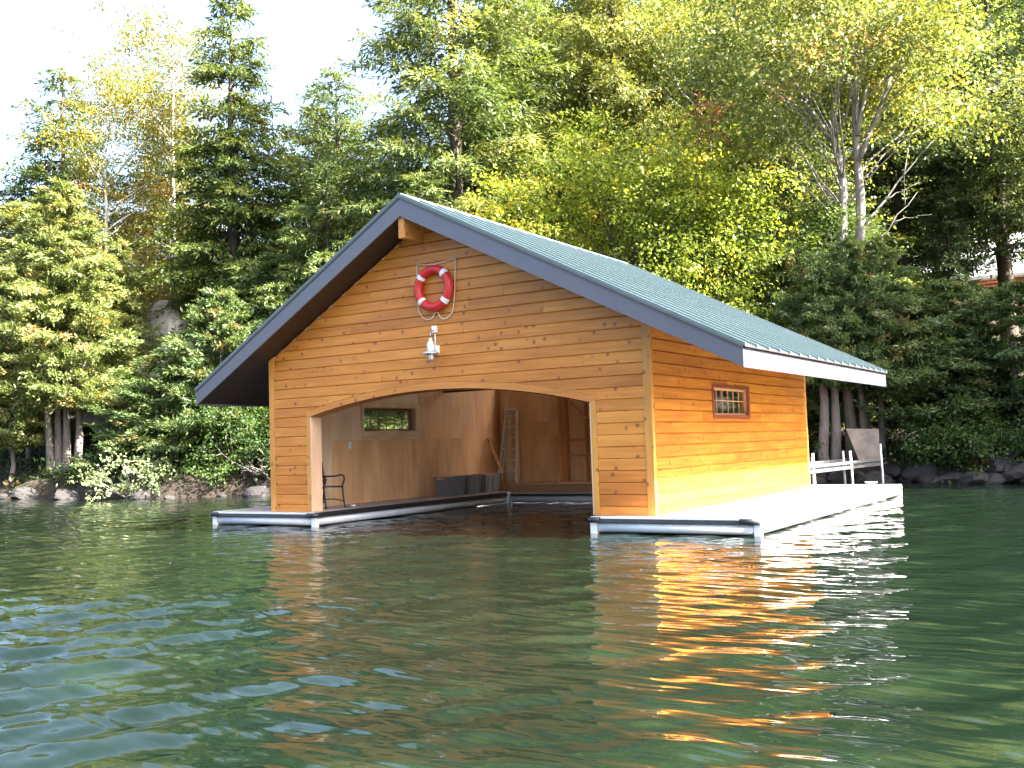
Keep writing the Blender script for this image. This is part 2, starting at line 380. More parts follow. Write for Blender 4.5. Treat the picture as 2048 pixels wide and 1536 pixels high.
# ---------------------------------------------------------------- boathouse
W, L, ZD = 7.8, 7.81, 0.2456
XP, ZP, ZE, EL, ER, YF, YB = 3.671, 5.549, 2.600, -1.389, 9.447, -0.608, 7.99
HE, HP = .308, .346
def rtop(x): return ZP-(ZP-ZE)*((XP-x)/(XP-EL) if x < XP else (x-XP)/(ER-XP))
def rbot(x):
    a = ZP-HP; b = ZE-HE
    return a-(a-b)*((XP-x)/(XP-EL) if x < XP else (x-XP)/(ER-XP))
AX0, AX1 = 1.0, 6.81
def arch(x): return 2.322-.355*((x-3.86)/2.92)**2
BRD, Z0 = .178, .3901-.178*1     # course height, first course bottom (below deck edge, clipped)
ORG = (3.9, 3.9, ZD)
bh = empty('boathouse', ORG)
tag(bh, 'floating cedar boathouse with arched slip opening and green metal roof', 'boathouse')
random.seed(4)

def strip(mb, xs, lo, hi, mp, t=.026, ch=.026, t0=0.0):
    """board between lo(x) and hi(x) over columns xs; mp(x, depth, z) -> world"""
    cols = []
    for x in xs:
        a, b = lo(x), hi(x)
        if b-a > .004: cols.append((x, a, b))
    if len(cols) < 2: return False
    V = []; F = []
    for x, a, b in cols:
        c = min(ch, (b-a)*.45)
        V += [mp(x, t0, a), mp(x, t, a), mp(x, t, b-c), mp(x, t-c*.8, b)]
    for i in range(len(cols)-1):
        for k in range(3): F.append((i*4+k, i*4+k+1, i*4+4+k+1, i*4+4+k))
        F.append((i*4+3, i*4, i*4+4, i*4+7))
    n = (len(cols)-1)*4
    F += [(3, 2, 1, 0), (n, n+1, n+2, n+3)]
    mb.add(V, F); return True
def colset(a, b, step=.11, extra=()):
    n = max(1, int(math.ceil((b-a)/step)))
    return sorted(set([a+(b-a)*i/n for i in range(n+1)]+[e for e in extra if a < e < b]))
def rootx(z, left):      # x where the soffit line reaches height z
    a = ZP-HP; b = ZE-HE; f = (a-z)/(a-b)
    return XP-f*(XP-EL) if left else XP+f*(ER-XP)

# --- front wall sheathing with the arched opening, boards as its children
TRIMW, JW, AW = .105, .095, .115
m = MB(ORG)
fm = lambda x, d, z: (x, -d, z)
def slab(mb, xs, lo, hi, y0, y1):
    V = []; F = []
    for x in xs: V += [(x, y0, lo(x)), (x, y0, hi(x)), (x, y1, hi(x)), (x, y1, lo(x))]
    for i in range(len(xs)-1):
        for k in range(4): F.append((i*4+k, i*4+(k+1) % 4, i*4+4+(k+1) % 4, i*4+4+k))
    n = (len(xs)-1)*4; F += [(3, 2, 1, 0), (n, n+1, n+2, n+3)]
    mb.add(V, F)
slab(m, [0.002, AX0], lambda x: ZD+.002, lambda x: rbot(x)-.004, 0, .16)
slab(m, colset(AX0, AX1, .12, (XP,)), arch, lambda x: rbot(x)-.004, 0, .16)
slab(m, [AX1, W-.002], lambda x: ZD+.002, lambda x: rbot(x)-.004, 0, .16)
front = m.build('front_wall', MAT['ply'], bh)
def flo(zk): 
    def f(x):
        if AX0-JW < x < AX1+JW:
            if x < AX0 or x > AX1: return max(zk, 2.075 if False else arch(min(max(x, AX0), AX1))+AW)
            return max(zk, arch(x)+AW)
        return zk
    return f
rnd = random.Random(11)
k = 0
while True:
    za = Z0+k*BRD; zb = za+BRD-.0015
    if za > ZP-HP: break
    zlo = max(za, ZD+.003); k += 1
    if zb < zlo+.02: continue
    lo = flo(zlo); hi = lambda x, zb=zb: min(zb, rbot(x)-.006)
    x0, x1 = TRIMW, W-TRIMW
    # runs of solid wall for this course
    if zb < arch(AX0)+AW-.001: runs = [(x0, AX0-JW), (AX1+JW, x1)]
    else:
        if zlo > rbot(x0)-.006: x0 = rootx(zlo+.006, True)
        if zlo > rbot(x1)-.006: x1 = rootx(zlo+.006, False)
        runs = [(x0, x1)]
        # opening still cuts this course: split where the trim arch is above the course top
        xs = [x for x in np.linspace(AX0-JW, AX1+JW, 600) if lo(x) > zb-.004]
        if xs: runs = [(x0, xs[0]), (xs[-1], x1)]
    for (a, b) in runs:
        cuts = [a]
        if b-a > 3.5:
            p = a+rnd.uniform(1.3, 3.8)
            while p < b-.9: cuts.append(p); p += rnd.uniform(2.4, 4.9)
        cuts.append(b)
        for i in range(len(cuts)-1):
            mb = MB(ORG); e = .0015
            if strip(mb, colset(cuts[i]+e, cuts[i+1]-e, .1, (XP,)), lo, hi, fm, .026+rnd.uniform(-.0015, .0015)): mb.build('siding_board', MAT['siding_x'], front)
# trims
for xa, xb in ((-.024, TRIMW-.003), (W-TRIMW+.003, W+.024)):
    MB(ORG).add([(xa, -.034, ZD+.003), (xb, -.034, ZD+.003), (xb, .0, ZD+.003), (xa, .0, ZD+.003), (xa, -.034, rbot(xa)-.006), (xb, -.034, rbot(xb)-.006), (xb, .0, rbot(xb)-.006), (xa, .0, rbot(xa)-.006)],
        [(0,3,2,1),(4,5,6,7),(0,1,5,4),(1,2,6,5),(2,3,7,6),(3,0,4,7)]).build('corner_trim', MAT['trim_z'], bh)
for xa, xb in ((AX0-JW+.003, AX0), (AX1, AX1+JW-.003)):
    MB(ORG).box((xa, -.032, ZD+.003), (xb, -.001, arch(AX0)-.002)).build('jamb_trim', MAT['trim_z'], bh)
mb = MB(ORG)
xs = colset(AX0-JW+.003, AX1+JW-.003, .1)
cl = lambda x: arch(min(max(x, AX0), AX1))
strip(mb, xs, lambda x: cl(x)+.0005, lambda x: cl(x)+AW-.004, fm, .030, .006)
mb.build('arch_trim', MAT['trim_x'], bh)
MB(ORG).box((AX0+.001, -.028, ZD+.003), (AX0+.022, .245, arch(AX0)-.006)).build('jamb_board', MAT['jamb'], bh)
MB(ORG).box((AX1-.022, -.028, ZD+.003), (AX1-.001, .245, arch(AX1)-.006)).build('jamb_board', MAT['jamb'], bh)
mb = MB(ORG); strip(mb, colset(AX0+.024, AX1-.024, .12), lambda x: arch(x)-.018, lambda x: arch(x)-.001, lambda x, d, z: (x, -.026+d, z), .27, .0)
mb.build('arch_lining', MAT['trim_x'], bh)

# --- side walls with windows
WY0, WY1, WZ0, WZ1 = 2.455, 4.176, 1.735, 2.215
def side_wall(xw, sgn, matname):
    """xw outer face, sgn outward"""
    xi = xw-sgn*.14
    h = rbot(xw)-.03
    m = MB(ORG)
    for a, b in (((xw, .162, ZD+.002), (xi, WY0, h)), ((xw, WY1, ZD+.002), (xi, L-.002, h)), ((xw, WY0+.0, ZD+.002), (xi, WY1, WZ0)), ((xw, WY0, WZ1), (xi, WY1, h))): m.box(a, b)
    w = m.build('side_wall', MAT['ply'], bh)
    sm = lambda y, d, z: (xw+sgn*d, y, z)
    rn = random.Random(3 if sgn > 0 else 8); k = 0
    fy0, fy1, fz0, fz1 = 2.395, 4.25, 1.700, 2.262
    while True:
        za = Z0+k*BRD; zb = min(za+BRD-.0015, h+.02); k += 1
        zlo = max(za, ZD+.003)
        if zlo > h: break
        if zb < zlo+.02: continue
        segs = [(TRIMW*.6, L-.09)]
        cov = (zlo < fz1 and zb > fz0)
        if cov and zlo >= fz0-.001 and zb <= fz1+.001: segs = [(TRIMW*.6, fy0), (fy1, L-.09)]
        for a, b in segs:
            cuts = [a]
            if b-a > 3.5:
                p = a+rn.uniform(1.5, 4.2)
                while p < b-.9: cuts.append(p); p += rn.uniform(2.4, 4.9)
            cuts.append(b)
            for i in range(len(cuts)-1):
                mb = MB(ORG); ya, yb = cuts[i]+.0015, cuts[i+1]-.0015
                ex = (fy0, fy0+.001, fy1-.001, fy1)
                if cov and len(segs) == 1:
                    if zlo < fz0: lo = lambda y: zlo; hi = lambda y: (fz0 if fy0 < y < fy1 else zb)
                    else: lo = lambda y: (fz1 if fy0 < y < fy1 else zlo); hi = lambda y: zb
                else: lo = lambda y: zlo; hi = lambda y: zb
                cs = sorted(set([ya, yb]+[e for e in ex if ya < e < yb]))
                if strip(mb, cs, lo, hi, sm, .026+rn.uniform(-.0015, .0015)): mb.build('siding_board', MAT[matname], w)
    MB(ORG).box((xw+sgn*.0, L-.088, ZD+.003), (xw+sgn*.034, L+.02, h+.02)).build('corner_trim', MAT['trim_z'], bh)
    MB(ORG).box((xw+sgn*.0, .001, ZD+.003), (xw+sgn*.0235, TRIMW*.6-.003, h+.02)).build('corner_trim', MAT['trim_z'], bh)
    return w, xi
rw, rxi = side_wall(W, 1, 'siding_y')
lw, lxi = side_wall(0.0, -1, 'siding_y')
def window(xw, sgn, light):
    xo = xw+sgn*.040; xi = xw-sgn*.155
    m = MB(ORG)
    y0, y1, z0, z1 = 2.398, 4.247, 1.703, 2.259
    w = m.box((xo, y0, WZ1-.012), (xw, y1, z1)).box((xo, y0, z0), (xw, y1, WZ0+.012)).box((xo, y0, WZ0+.0122), (xw, WY0+.014, WZ1-.0122)).box((xo, WY1-.014, WZ0+.0122), (xw, y1, WZ1-.0122)).build('window', MAT['redwood'], bh)
    f = MB(ORG); a, b, c, d = WY0+.016, WY1-.016, WZ0+.014, WZ1-.014; xg = xw-sgn*.02; xg2 = xw-sgn*.07; s = .028
    f.box((xg, a, c), (xg2, b, c+s)).box((xg, a, d-s), (xg2, b, d)).box((xg, a, c+s+.0005), (xg2, a+s, d-s-.0005)).box((xg, b-s, c+s+.0005), (xg2, b, d-s-.0005))
    f.build('sash', MAT['winlight'] if light else MAT['redwood'], w)
    a += s; b -= s; c += s; d -= s; xm = xw-sgn*.045
    MB(ORG).box((xm-.003, a, c), (xm+.003, b, d)).build('pane', MAT['glass'], w)
    for i in range(1, 6):
        y = a+(b-a)*i/6
        MB(ORG).box((xm-.009, y-.007, c), (xm+.009, y+.007, d)).build('muntin', MAT['winlight'] if light else MAT['redwood'], w)
    zm = (c+d)/2+.02
    MB(ORG).box((xm-.010, a, zm-.007), (xm+.010, b, zm+.007)).build('muntin', MAT['winlight'] if light else MAT['redwood'], w)
window(W, 1, True); window(0.0, -1, False)
# inner casing of the left window
f = MB(ORG)
for a, b in (((.14, 2.375, 2.23), (.178, 4.32, 2.318)), ((.14, 2.375, 1.632), (.178, 4.32, 1.72)), ((.14, 2.375, 1.7205), (.178, 2.44, 2.2295)), ((.14, 4.19, 1.7205), (.178, 4.32, 2.2295))): f.box(a, b)
f.build('inner_casing', MAT['plypale'], bh)

# --- inside: plywood sheets of the left and back wall
def sheet(parent, a, b, mat): MB(ORG).box(a, b).build('plywood_panel', MAT[mat], parent)
g = .003
zt = 3.10
for (ya, yb, za, zb, mt) in ((.165, .80, ZD, zt, 'plypale'), (.80, 1.476, ZD, zt, 'plypale'), (1.476, 4.068, ZD, 1.54, 'ply'), (4.068, 6.587, ZD, 1.54, 'ply'), (6.587, 7.64, ZD, zt, 'ply'),
                             (1.476, 2.37, 1.54, zt, 'plypale'), (2.37, 4.325, 2.322, zt, 'plypale'), (2.37, 4.325, 1.54, 1.628, 'plypale'), (4.325, 5.267, 1.54, zt, 'ply'), (5.267, 6.587, 1.54, zt, 'ply')):
    sheet(lw, (.1405, ya+g, za+g), (.152+random.uniform(0, .003), yb-g, zb-g), mt)
bw = MB(ORG).box((.002, L-.16, ZD+.002), (4.0, L-.003, 3.05)).box((6.75, L-.16, ZD+.002), (W-.002, L-.003, 3.05)).box((4.0, L-.16, 2.6), (6.75, L-.003, 3.05)).build('back_wall', MAT['ply'], bh)  # doorway gap added out of view to let more light inside
yb0 = L-.161
for (xa, xb, za, zb, mt) in ((.155, 1.93, ZD+.17, 1.535, 'ply'), (.155, 1.93, 1.535, 1.88, 'ply'), (.155, 1.93, 1.88, 3.0, 'ply')): sheet(bw, (xa+g, yb0, za+g), (xb-g, yb0-.013, zb-g), mt)
# unseen back gable, left open above a tie beam to brighten the interior
MB(ORG).box((.15, L-.16, 3.052), (W-.15, L-.01, 3.20)).build('tie_beam', MAT['stud'], bh)
MB(ORG).box((XP-.06, L-.15, 3.202), (XP+.06, L-.02, ZP-HP-.01)).build('king_post', MAT['stud'], bh)
MB(ORG).box((1.945, yb0-.16, ZD+.003), (2.03, yb0-.002, 2.95)).build('stud', MAT['stud'], bh)
MB(ORG).box((2.033, yb0-.16, ZD+.003), (2.14, yb0-.002, 2.95)).build('stud', MAT['stud'], bh)
for x in (2.62, 3.1, 3.7): MB(ORG).box((x, yb0-.09, ZD+.003), (x+.045, yb0-.002, 2.95)).build('stud', MAT['stud'], bh)
MB(ORG).box((2.8, yb0-.011, ZD+.18), (3.09, yb0-.001, 2.9)).build('plywood_panel', MAT['stud'], bh)
for za in (1.38, 1.02): MB(ORG).box((2.143, yb0-.12, za), (3.6, yb0-.001+.0, za+.055)).build('blocking', MAT['stud'], bh)
MB(ORG).bar((2.16, yb0-.13, 2.42), (2.75, yb0-.13, 1.87), .03, .075, (0, 1, 0)).build('brace', MAT['stud'], bh)
MB(ORG).box((.155, 5.27, 2.60), (7.645, 5.33, 2.76)).build('loft_edge', MAT['loft'], bh)

# --- roof
def roofpt(x, y, dz=0.0): return (x, y, rtop(x)+dz)
for side in (0, 1):
    xa, xb = (EL, XP) if side == 0 else (XP, ER)
    p = MB(ORG)
    V = [(xa, YF, rtop(xa)-.004), (xb, YF, rtop(xb)-.004), (xb, YB, rtop(xb)-.004), (xa, YB, rtop(xa)-.004)]
    V += [(x, y, z-.024) for x, y, z in V]
    rs = p.add(V, [(0,1,2,3),(7,6,5,4),(0,4,5,1),(1,5,6,2),(2,6,7,3),(3,7,4,0)]).build('roof_slope', MAT['roof'], bh)
    n = 17; rib = None
    ov = .035
    for i in range(n+1):
        y = YF+.02+(YB-YF-.04)*i/n
        if rib is None:
            r = MB(ORG)
            xe = xa-ov if side == 0 else xb+ov; xr = xb if side == 0 else xa
            sl = (rtop(xb)-rtop(xa))/(xb-xa)
            z_e = (rtop(xa)-ov*sl) if side == 0 else (rtop(xb)+ov*sl); z_r = rtop(xr)
            V = []
            for (x, z) in ((xe, z_e), (xr, z_r)):
                for dy, dz in ((-.024, -.006), (-.020, .042), (.020, .042), (.024, -.006)): V.append((x, YF+.02+dy, z+dz))
            r.add(V, [(0,4,5,1),(1,5,6,2),(2,6,7,3),(0,1,2,3),(7,6,5,4),(3,7,4,0)])
            rib = r.mesh('roof_rib', MAT['roof'])
        o = link('roof_rib', rib, rs, (0, (YB-YF-.04)*i/n, 0))
    # lip of the sheet over the eave
    xe0 = xa if side == 0 else xb; xe1 = xe0-ov if side == 0 else xe0+ov; sl = (rtop(xb)-rtop(xa))/(xb-xa); ze1 = rtop(xe0)+sl*(xe1-xe0)
    MB(ORG).add([(xe0, YF, rtop(xe0)-.006), (xe1, YF, ze1-.006), (xe1, YB, ze1-.006), (xe0, YB, rtop(xe0)-.006), (xe0, YF, rtop(xe0)-.022), (xe1, YF, ze1-.020), (xe1, YB, ze1-.020), (xe0, YB, rtop(xe0)-.022)],
        [(0,1,2,3),(7,6,5,4),(0,4,5,1),(1,5,6,2),(2,6,7,3),(3,7,4,0)]).build('eave_lip', MAT['drip'], rs)
    # soffit boards run along the ridge direction
    nb = 22
    for i in range(nb):
        x0 = xa+(xb-xa)*i/nb+.003; x1 = xa+(xb-xa)*(i+1)/nb-.003
        if side == 0 and i == 0: x0 = xa+.03
        if side == 1 and i == nb-1: x1 = xb-.03
        mid = .0
        V = [(x0, YF+.032, rbot(x0)+.012), (x1, YF+.032, rbot(x1)+.012), (x1, YB-.032, rbot(x1)+.012), (x0, YB-.032, rbot(x0)+.012)]
        V += [(x, y, z+.018) for x, y, z in V]
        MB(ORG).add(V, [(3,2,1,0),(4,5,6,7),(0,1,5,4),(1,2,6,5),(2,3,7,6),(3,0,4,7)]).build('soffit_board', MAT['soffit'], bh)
    V = [(xa+1.6, .17, rbot(xa+1.6)-.004), (xb, .17, rbot(xb)-.004), (xb, 7.64, rbot(xb)-.004), (xa+1.6, 7.64, rbot(xa+1.6)-.004)] if side == 0 else [(xa, .17, rbot(xa)-.004), (xb-1.85, .17, rbot(xb-1.85)-.004), (xb-1.85, 7.64, rbot(xb-1.85)-.004), (xa, 7.64, rbot(xa)-.004)]
    V += [(x, y, z+.012) for x, y, z in V]
    MB(ORG).add(V, [(3,2,1,0),(4,5,6,7),(0,1,5,4),(1,2,6,5),(2,3,7,6),(3,0,4,7)]).build('ceiling_panel', MAT['plypale'], bh)
    # rake fascia front and back, drip edge above it
    for y0, y1 in ((YF, YF+.03), (YB-.03, YB)):
        V = [(xa, y0, rtop(xa)-.055), (xb, y0, rtop(xb)-.055), (xb, y0, rbot(xb)), (xa, y0, rbot(xa))]
        V += [(x, y1, z) for x, y, z in V]
        MB(ORG).add(V, [(0,1,2,3),(7,6,5,4),(0,4,5,1),(1,5,6,2),(2,6,7,3),(3,7,4,0)]).build('rake_fascia', MAT['fascia'], bh)
        yo = y0-.014 if y0 == YF else y1+.014; yi = y1 if y0 == YF else y0
        V = [(xa, yo, rtop(xa)-.0285), (xb, yo, rtop(xb)-.0285), (xb, yo, rtop(xb)-.054), (xa, yo, rtop(xa)-.054)]
        V += [(x, yi, z) for x, y, z in V]
        MB(ORG).add(V, [(0,1,2,3),(7,6,5,4),(0,4,5,1),(1,5,6,2),(2,6,7,3),(3,7,4,0)]).build('drip_edge', MAT['drip'], bh)
    xo = EL if side == 0 else ER; xi = xo+.028 if side == 0 else xo-.028
    MB(ORG).box((xo, YF+.031, ZE-HE+.001), (xi, YB-.031, ZE-.045)).build('eave_fascia', MAT['fascia'], bh)
MB(ORG).tube([(XP, YF-.01, ZP+.006), (XP, YB+.01, ZP+.006)], .045, 8).build('ridge_cap', MAT['roof'], bh)
MB(ORG).box((3.60, -.56, 4.845), (3.72, .0-.002, ZP-HP+.02)).build('ridge_beam', MAT['beam'], bh)

# ---------------------------------------------------------------- floating dock
DX0, DX1, DY0, DY1, SX0, SX1, SY = -1.363, 9.464, -.269, 8.87, 1.31, 6.86, 6.16
DORG = (3.9, 8.0, 0)
dk = empty('floating_dock', DORG); tag(dk, 'u shaped floating dock of grey boards under the boathouse', 'dock')
def plank(x0, x1, cache={}):
    key = (round(x0, 3), round(x1, 3))
    if key not in cache: cache[key] = MB(DORG).box((x0, DY0+.012, ZD-.03), (x1, DY0+.012+.139, ZD)).mesh('deck_board', MAT['deck'])
    return cache[key]
y = 0.0; i = 0; step = .145
nrow = int((DY1-DY0-.03)/step)
for i in range(nrow):
    yy = i*step
    segs = [(DX0+.03, SX0-.03), (SX1+.03, DX1-.03)] if DY0+yy+.16 < SY else [(DX0+.03, SX0-.032), (SX0-.026, SX1+.026), (SX1+.032, DX1-.03)]
    for a, b in segs: link('deck_board', plank(a, b), dk, (0, yy, random.uniform(-.002, .001)))
# frame edges: (p, q, outward normal, kind)
edges = [((DX0, DY0), (SX0, DY0), (0, -1), 'front'), ((SX1, DY0), (DX1, DY0), (0, -1), 'front'), ((SX0, DY0), (SX0, SY), (1, 0), 'slip'), ((SX0, SY), (SX1, SY), (0, -1), 'slip'),
         ((SX1, SY), (SX1, DY0), (-1, 0), 'slip'), ((DX1, DY0), (DX1, DY1), (1, 0), 'white_side'), ((DX1, DY1), (DX0, DY1), (0, 1), 'white_side'), ((DX0, DY1), (DX0, DY0), (-1, 0), 'white_side')]
for p, q, nrm, kind in edges:
    p = Vector((*p, 0)); q = Vector((*q, 0)); nv = Vector((*nrm, 0)); d = (q-p).normalized()
    zz = Vector((0, 0, 1)); e = d*.012
    top = MB(DORG).bar(p+e-nv*.018+zz*(ZD-.012), q-e-nv*.018+zz*(ZD-.012), .034, .03); top.build('edge_rail', MAT['white'] if kind != 'slip' else MAT['black'], dk)
    a = p+d*.13; b = q-d*.13
    MB(DORG).bar(p+e-nv*.014+zz*(ZD-.056), q-e-nv*.014+zz*(ZD-.056), .044, .052).build('bumper_strip', MAT['rubber'] if kind == 'front' else (MAT['black'] if kind == 'slip' else MAT['white']), dk)  # outer sides have a white aluminium strip
    MB(DORG).tube([p+d*.06-nv*.085+zz*.088, q-d*.06-nv*.085+zz*.088], .075, 14).build('float_tube', MAT['tube'], dk)
for x, y, s1, s2 in ((DX0, DY0, 1, 1), (SX0, DY0, -1, 1), (SX1, DY0, 1, 1), (DX1, DY0, -1, 1), (DX1, DY1, -1, -1), (DX0, DY1, 1, -1)):
    MB(DORG).box((x, y, -.12), (x+s1*.095, y+s2*.095, ZD-.084)).build('corner_post', MAT['white'], dk)
    big = .17 if (x, y) != (DX1, DY0) else .28
    if y == DY0:
        m = MB(DORG); pts = [(x+s1*big, y-.024, ZD-.045), (x+s1*.02, y-.026, ZD-.045), (x-s1*.022, y+.016, ZD-.045), (x-s1*.024, y+.12, ZD-.045)]
        if (x, y) == (DX1, DY0): pts = pts[:2]
        m.tube(pts, .042, 10); m.build('corner_pad', MAT['black'], dk)
MB(DORG).box((SX0-.02, SY-.075, -.15), (SX0+.055, SY, ZD+.012)).build('corner_post', MAT['white'], dk)
MB(DORG).tube([(DX1-.06, DY0-.02, ZD-.04), (DX1+.045, DY0-.02, ZD-.04)], .03, 10).build('cleat_knob', MAT['white'], dk)
for cy in (8.55,):
    m = MB(DORG); m.box((DX1-.62, cy+.02, ZD+.001), (DX1-.5, cy+.07, ZD+.045)).box((DX1-.68, cy+.02, ZD+.0455), (DX1-.44, cy+.07, ZD+.075)); m.build('cleat', MAT['white'], dk)

# ---------------------------------------------------------------- things on and in the boathouse
# life ring
ro = (3.955, -.105, 4.02); rb = empty('life_ring', ro); tag(rb, 'red life ring with four white bands on the gable', 'life ring')
def torus(mb, c, R, r, a0, a1, nu, nv):
    V = []; F = []
    for i in range(nu+1):
        a = a0+(a1-a0)*i/nu
        for k in range(nv):
            b = 2*math.pi*k/nv; rad = R+r*math.cos(b); V.append((c[0]+rad*math.cos(a), c[1]+r*math.sin(b), c[2]+rad*math.sin(a)))
    for i in range(nu):
        for k in range(nv): F.append((i*nv+k, i*nv+(k+1) % nv, (i+1)*nv+(k+1) % nv, (i+1)*nv+k))
    mb.add(V, F, True)
m = MB(ro); torus(m, ro, .318, .078, 0, 2*math.pi, 56, 16); m.build('ring', MAT['red'], rb)
for a in (45, 140, 222, 318):
    m = MB(ro); torus(m, ro, .318, .0805, math.radians(a-6.5), math.radians(a+6.5), 5, 16); m.build('white_band', MAT['lampwhite'], rb)
def bez(pts, n=8):
    pts = [Vector(p) for p in pts]; out = []
    for i in range(len(pts)-1):
        p0 = pts[max(i-1, 0)]; p1 = pts[i]; p2 = pts[i+1]; p3 = pts[min(i+2, len(pts)-1)]
        for k in range(n):
            t = k/n; out.append(.5*((2*p1)+(p2-p0)*t+(2*p0-5*p1+4*p2-p3)*t*t+(3*p1-p0-3*p2+p3)*t**3))
    out.append(pts[-1]); return out
ry = -.05
MB(ro).tube([(3.577, ry, 4.468), (3.93, -.08, 4.425), (4.386, ry, 4.477)], .0085, 6).build('rope', MAT['rope'], rb)
MB(ro).tube([(3.577, ry, 4.468), (3.565, ry, 4.05)]+bez([(3.563, ry, 3.95), (3.60, ry, 3.66), (3.717, ry, 3.526), (3.85, ry, 3.52), (3.945, ry, 3.63)]), .0085, 6).build('rope', MAT['rope'], rb)
MB(ro).tube([(4.386, ry, 4.477), (4.36, ry, 4.05)]+bez([(4.352, ry, 3.92), (4.30, ry, 3.62), (4.18, ry, 3.50), (4.06, ry, 3.51), (3.975, ry, 3.63)]), .0085, 6).build('rope', MAT['rope'], rb)
for x, z in ((3.577, 4.468), (4.386, 4.477)): MB(ro).tube([(x, -.02, z), (x, -.075, z+.012)], .009, 6).build('peg', MAT['lampmetal'], rb)

# wall lamp
lo_ = (3.93, -.03, 2.95); lp = empty('wall_lamp', lo_); tag(lp, 'white bulkhead lamp with wire cage under the life ring', 'lamp')
MB(lo_).box((3.875, -.085, 3.275), (3.955, -.026, 3.39)).build('junction_box', MAT['lampwhite'], lp)
MB(lo_).box((3.86, -.10, 2.90), (3.99, -.026, 3.055)).build('mounting_box', MAT['lampwhite'], lp)
MB(lo_).tube([(3.915, -.045, 3.275), (3.918, -.045, 3.055)], .012, 8).build('conduit', MAT['lampwhite'], lp)
lx, ly = 3.97, -.25
MB(lo_).tube(bez([(3.915, -.085, 3.31), (3.93, -.15, 3.30), (3.955, -.22, 3.275), (lx, ly, 3.20)]), .012, 8).build('gooseneck', MAT['lampmetal'], lp)
MB(lo_).lathe((lx, ly, 0), [(.001, 3.17), (.022, 3.165), (.03, 3.12), (.052, 3.09), (.062, 3.05), (.062, 2.97), (.05, 2.955), (.001, 2.955)], 16).build('lamp_body', MAT['lampwhite'], lp)
MB(lo_).lathe((lx, ly, 0), [(.05, 2.957), (.13, 2.925), (.148, 2.905), (.144, 2.900), (.12, 2.915), (.045, 2.945)], 20).build('lamp_shade', MAT['alu'], lp)
MB(lo_).lathe((lx, ly, 0), [(.03, 2.94), (.042, 2.89), (.046, 2.84), (.034, 2.805), (.001, 2.80)], 14).build('bulb_glass', MAT['lampwhite'], lp)
MB(lo_).tube([(3.925, -.10, 2.975), (3.94, -.17, 2.985), (lx, ly+.06, 3.0)], .014, 8).build('bracket_arm', MAT['lampmetal'], lp)
for i in range(6):
    a = i*math.pi/3; c, s = math.cos(a), math.sin(a)
    MB(lo_).tube([(lx+.05*c, ly+.05*s, 2.93), (lx+.058*c, ly+.058*s, 2.86), (lx+.04*c, ly+.04*s, 2.79), (lx, ly, 2.78)], .0035, 5).build('cage_wire', MAT['lampmetal'], lp)

# white socket plate on the inner left wall
so = (.155, 1.964, 1.44); sk = empty('wall_socket', so); tag(sk, 'small white socket box on the inner plywood wall', 'socket')
MB(so).box((.1562, 1.92, 1.375), (.19, 2.01, 1.51)).build('box', MAT['lampwhite'], sk)
MB(so).box((.1905, 1.933, 1.39), (.196, 1.997, 1.495)).build('cover_plate', MAT['white'], sk)

# chair
CX = -.44; co = (.86+CX, .88, ZD); ch = empty('armchair', co); tag(ch, 'black metal armchair standing just inside the left jamb', 'chair')
Z = ZD+.001
for y in (.62, 1.14):
    MB(co).tube(bez([(1.20+CX, y, Z), (1.165+CX, y, Z+.2), (1.15+CX, y, Z+.42), (1.19+CX, y, Z+.52), (1.19+CX, y, Z+.585), (1.13+CX, y, Z+.625), (.95+CX, y, Z+.605), (.66+CX, y, Z+.60)]), .016, 8).build('front_leg_and_arm', MAT['chair'], ch)
    MB(co).tube(bez([(.61+CX, y, Z), (.655+CX, y, Z+.25), (.67+CX, y, Z+.42), (.65+CX, y, Z+.65), (.62+CX, y, Z+.88)]), .016, 8).build('leg', MAT['chair'], ch)
    MB(co).tube(bez([(1.18+CX, y, Z+.12), (.9+CX, y, Z+.16), (.64+CX, y, Z+.14)]), .011, 8).build('stretcher', MAT['chair'], ch)
    MB(co).bar((1.15+CX, y, Z+.40), (.66+CX, y, Z+.40), .03, .03).build('seat_rail', MAT['chair'], ch)
for i in range(6): MB(co).box((.68+CX+i*.082, .64, Z+.405), (.752+CX+i*.082, 1.12, Z+.42)).build('seat_slat', MAT['chair'], ch)
for i in range(5): MB(co).bar((.655+CX-i*.008, .637, Z+.52+i*.075), (.655+CX-i*.008, 1.123, Z+.52+i*.075), .014, .05).build('back_slat', MAT['chair'], ch)

# storage tubs
def tub(x, y, rz, label, lid):
    o = (x, y, ZD+.001); t = empty('storage_tub', o, rz); tag(t, label, 'tub', 'grey storage tubs along the inner wall')
    w, d, h = .285, .22, .40
    m = MB(); V = []
    for (s, z) in ((.84, 0), (1.0, h), (1.08, h), (1.08, h+.028), (.96, h+.028), (.80, .02)):
        V += [(-w*s, -d*s, z), (w*s, -d*s, z), (w*s, d*s, z), (-w*s, d*s, z)]
    F = [(0,3,2,1), (20,21,22,23)]
    for i in range(5):
        for k in range(4): F.append((i*4+k, i*4+(k+1) % 4, i*4+4+(k+1) % 4, i*4+4+k))
    m.add(V, F); m.build('body', MAT['plastic'], t)
    for sx in (-1, 1):
        m = MB(); m.box((sx*w*1.0, -.07, h-.075), (sx*(w*1.0+.035), .07, h-.045)); m.build('handle', MAT['plastic'], t)
    for k in range(3): MB().bar((-.2+.2*k, -d*.99+.012, .05), (-.2+.2*k, -d*1.02, h-.02), .03, .02, (0, 1, 0)).build('stiffening_rib', MAT['plastic'], t)
    if lid == 1:
        m = MB(); m.box((-.30, -.10, h-.03), (.05, .13, h+.055)); m.build('contents', MAT['jamb'], t)
    if lid == 2:
        m = MB(); m.box((-.25, -.15, h-.03), (.24, .15, h+.04)); m.build('contents', MAT['stud'], t)
